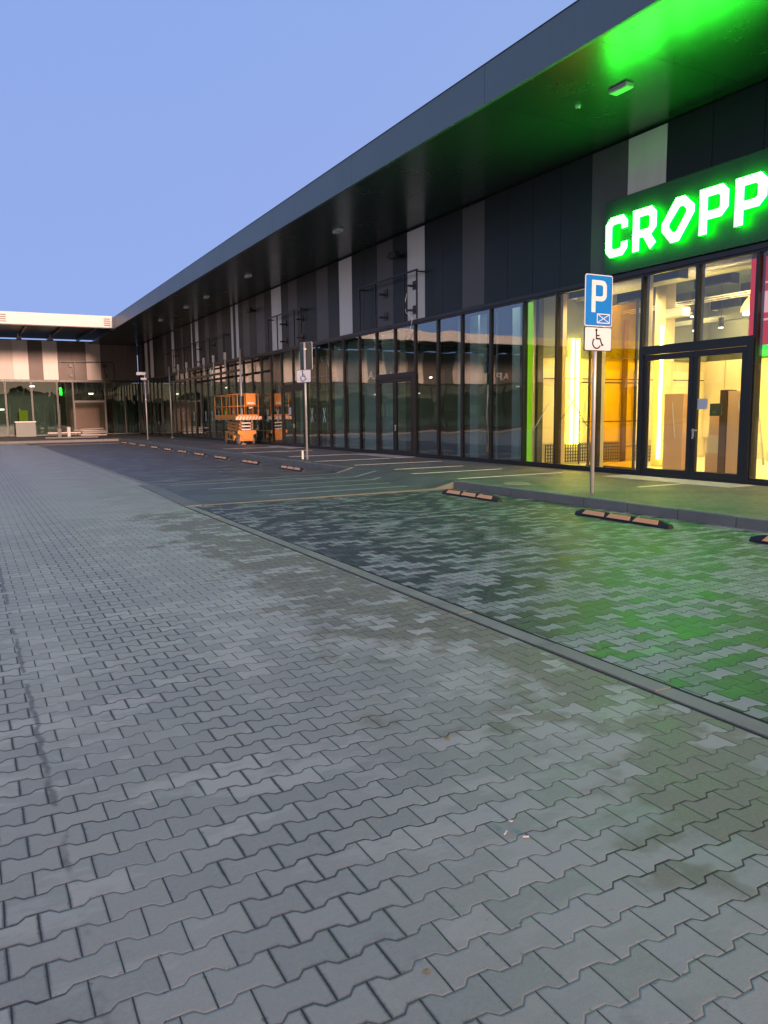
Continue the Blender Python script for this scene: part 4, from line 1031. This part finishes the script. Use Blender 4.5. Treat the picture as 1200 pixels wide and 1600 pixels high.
for xx in (px0+0.40, px1-0.36):
    sl(MB().tube((xx, py0+0.03, pz+0.1), (xx, py0+0.03, zt), 0.018, seg=8), 'guard_post', 'orange')
cb_ = sl(MB().box(px0+0.42, py0-0.12, 2.12, px0+0.94, py0+0.0, 2.72, bevel=0.02), 'control_box', 'orange')
sl(MB().box(px0+0.50, py0-0.128, 2.18, px0+0.86, py0-0.122, 2.28), 'decal', 'lwhite', cb_)

# ------------------------------------------------------------------ litter on the pavers
def litter(x, y, rz, lx, ly, h, m, name, label, cat):
    mb = MB(); mb.box(-lx/2, -ly/2, 0, lx/2, ly/2, h, bevel=min(h, lx, ly)*0.3); o = mb.build(name, m)
    o.location = (x, y, 0.003); o.rotation_euler = (0.0, 0.0, rz); tag(o, label, cat)
litter(1.71, 2.22, 0.6, 0.030, 0.007, 0.006, 'slab', 'cigarette_butt', 'white cigarette butt on the grey pavers right of the middle', 'cigarette butt')
litter(1.76, 2.16, -0.5, 0.026, 0.008, 0.006, 'slab', 'paper_scrap', 'tiny white paper scrap just beside the cigarette butt', 'litter')
litter(1.78, 2.28, 0.2, 0.016, 0.014, 0.004, 'slab', 'chewing_gum', 'round white spot of gum just above the cigarette butt', 'litter')
def leaf(x, y, rz, s, label):
    mb = MB(); pts = [(0, -1, 0), (.45, -.4, .25), (.5, .2, .2), (0, 1, .1), (-.5, .2, .2), (-.45, -.4, .25)]
    pts = [(p[0]*s, p[1]*s, p[2]*s) for p in pts]; mb.prism(pts, (0, 0, 0.001)); o = mb.build('fallen_leaf', 'leaf2'); o.location = (x, y, 0.004); o.rotation_euler = (0, 0, rz); tag(o, label, 'leaf')
leaf(1.99, 3.06, 0.5, 0.022, 'curled dry leaf on the pale pavers near the channel')
leaf(1.06, 1.74, 1.3, 0.014, 'tiny brown leaf scrap on the grey pavers low in the middle')

# ------------------------------------------------------------------ distant wood behind the camera (seen mirrored in the glass)
mb = MB(); r3 = random.Random(11)
prof = [r3.uniform(6.0, 8.2) for _ in range(200)]
for i in range(15000):
    x = r3.uniform(-420, 380); k = (x+420)/800*198; hh = prof[int(k)]*(1-k % 1)+prof[int(k)+1]*(k % 1)
    hh = hh+1.3*math.sin(x*0.021)+0.8*math.sin(x*0.09)+1.5; z = hh*r3.random(); y = -150+r3.uniform(-8, 8)
    s_ = r3.uniform(0.9, 2.4); a = r3.uniform(0, PI); t1 = Vector((math.cos(a), math.sin(a), r3.uniform(-.5, .5)))*s_; t2 = Vector((r3.uniform(-.4, .4), r3.uniform(-.4, .4), 1))*s_*0.7
    c = Vector((x, y, z)); mb.poly([c-t1, c-t2, c+t1*0.9, c+t2])
me_o = mb.build('distant_wood', 'leaf'); tag(me_o, 'dark wood along the horizon', 'wood', kind='stuff')

# ------------------------------------------------------------------ sky, sun
world = bpy.data.worlds.new('World'); scene.world = world; world.use_nodes = True
nt = world.node_tree; nt.nodes.clear()
wo = nt.nodes.new('ShaderNodeOutputWorld'); bg = nt.nodes.new('ShaderNodeBackground')
nt.links.new(bg.outputs[0], wo.inputs[0])
sun_dir = Vector((0.0, -1.0, 0.108)).normalized()      # towards the glow behind the camera
sky = nt.nodes.new('ShaderNodeTexSky'); sky.sky_type = 'NISHITA'; sky.sun_disc = False
sky.sun_elevation = math.radians(1.5); sky.sun_rotation = math.atan2(sun_dir.x, sun_dir.y)
def wm(op, a, b=None, c=None, clamp=False):
    nd = nt.nodes.new('ShaderNodeMath'); nd.operation = op; nd.use_clamp = clamp
    for i, v in enumerate((a, b, c)):
        if v is None: continue
        if isinstance(v, (int, float)): nd.inputs[i].default_value = v
        else: nt.links.new(v, nd.inputs[i])
    return nd.outputs[0]
def wmix(f, a, b, blend='MIX'):
    nd = nt.nodes.new('ShaderNodeMix'); nd.data_type = 'RGBA'; nd.blend_type = blend
    for s_, v in ((nd.inputs[0], f), (nd.inputs[6], a), (nd.inputs[7], b)):
        if isinstance(v, (int, float)): s_.default_value = v
        elif isinstance(v, tuple): s_.default_value = (*v, 1)
        else: nt.links.new(v, s_)
    return nd.outputs[2]
tc = nt.nodes.new('ShaderNodeTexCoord'); sp = nt.nodes.new('ShaderNodeSeparateXYZ'); nt.links.new(tc.outputs['Generated'], sp.inputs[0])
zz = wm('MAXIMUM', sp.outputs[2], 0.0)
facing = wm('ADD', wm('MULTIPLY', sp.outputs[0], sun_dir.x), wm('MULTIPLY', sp.outputs[1], sun_dir.y))
facing01 = wm('MULTIPLY_ADD', facing, 0.5, 0.5, clamp=True)
hz = wm('POWER', wm('SUBTRACT', 1.0, zz), 3.0)
base = wmix(hz, (0.225, 0.365, 0.82), (0.285, 0.44, 0.88))
glow = wm('MULTIPLY', wm('POWER', facing01, 1.3), wm('POWER', wm('SUBTRACT', 1.0, zz), 1.2))
low = wm('MULTIPLY', wm('POWER', facing01, 3.0), wm('POWER', wm('SUBTRACT', 1.0, zz), 12.0))
c1 = wmix(wm('MULTIPLY', glow, 1.0, clamp=True), base, (1.24, 1.11, 0.72))
c1 = wmix(wm('MULTIPLY', low, 0.95, clamp=True), c1, (1.7, 0.98, 0.66))
skc = wmix(1.0, sky.outputs[0], (1.0, 0.75, 0.6), 'DARKEN')
skys = wmix(0.05, c1, skc)
nt.links.new(skys, bg.inputs[0]); bg.inputs[1].default_value = 1.0

sl_ = bpy.data.lights.new('sun', 'SUN'); sl_.energy = 5.0; sl_.angle = math.radians(6); sl_.color = (1.0, 0.60, 0.45)
so = bpy.data.objects.new('sun', sl_); col.objects.link(so)
so.rotation_euler = sun_dir.to_track_quat('Z', 'Y').to_euler()

# ------------------------------------------------------------------ camera
R_cam = [[0.8791516, 0.0704904, -0.4712998], [-0.4763934, 0.1053004, -0.8729038], [-0.0119033, 0.991939, 0.1261562]]
cam = bpy.data.cameras.new('camera'); cam.sensor_fit = 'VERTICAL'; cam.sensor_height = 36; cam.lens = 1202/1600*36
cam.clip_end = 5000; cam.clip_start = 0.05
co = bpy.data.objects.new('camera', cam); col.objects.link(co)
m4 = Matrix(R_cam).to_4x4(); m4.translation = Vector((0, 0, 1.6)); co.matrix_world = m4
scene.camera = co
scene.render.resolution_x = 768; scene.render.resolution_y = 1024
scene.view_settings.view_transform = 'Standard'; scene.view_settings.look = 'None'
scene.view_settings.exposure = 0.0; scene.view_settings.gamma = 1.0
scene.cycles.max_bounces = 8; scene.cycles.transparent_max_bounces = 24; scene.cycles.glossy_bounces = 5; scene.cycles.diffuse_bounces = 3
scene.cycles.sample_clamp_indirect = 4.0; scene.cycles.use_denoising = True
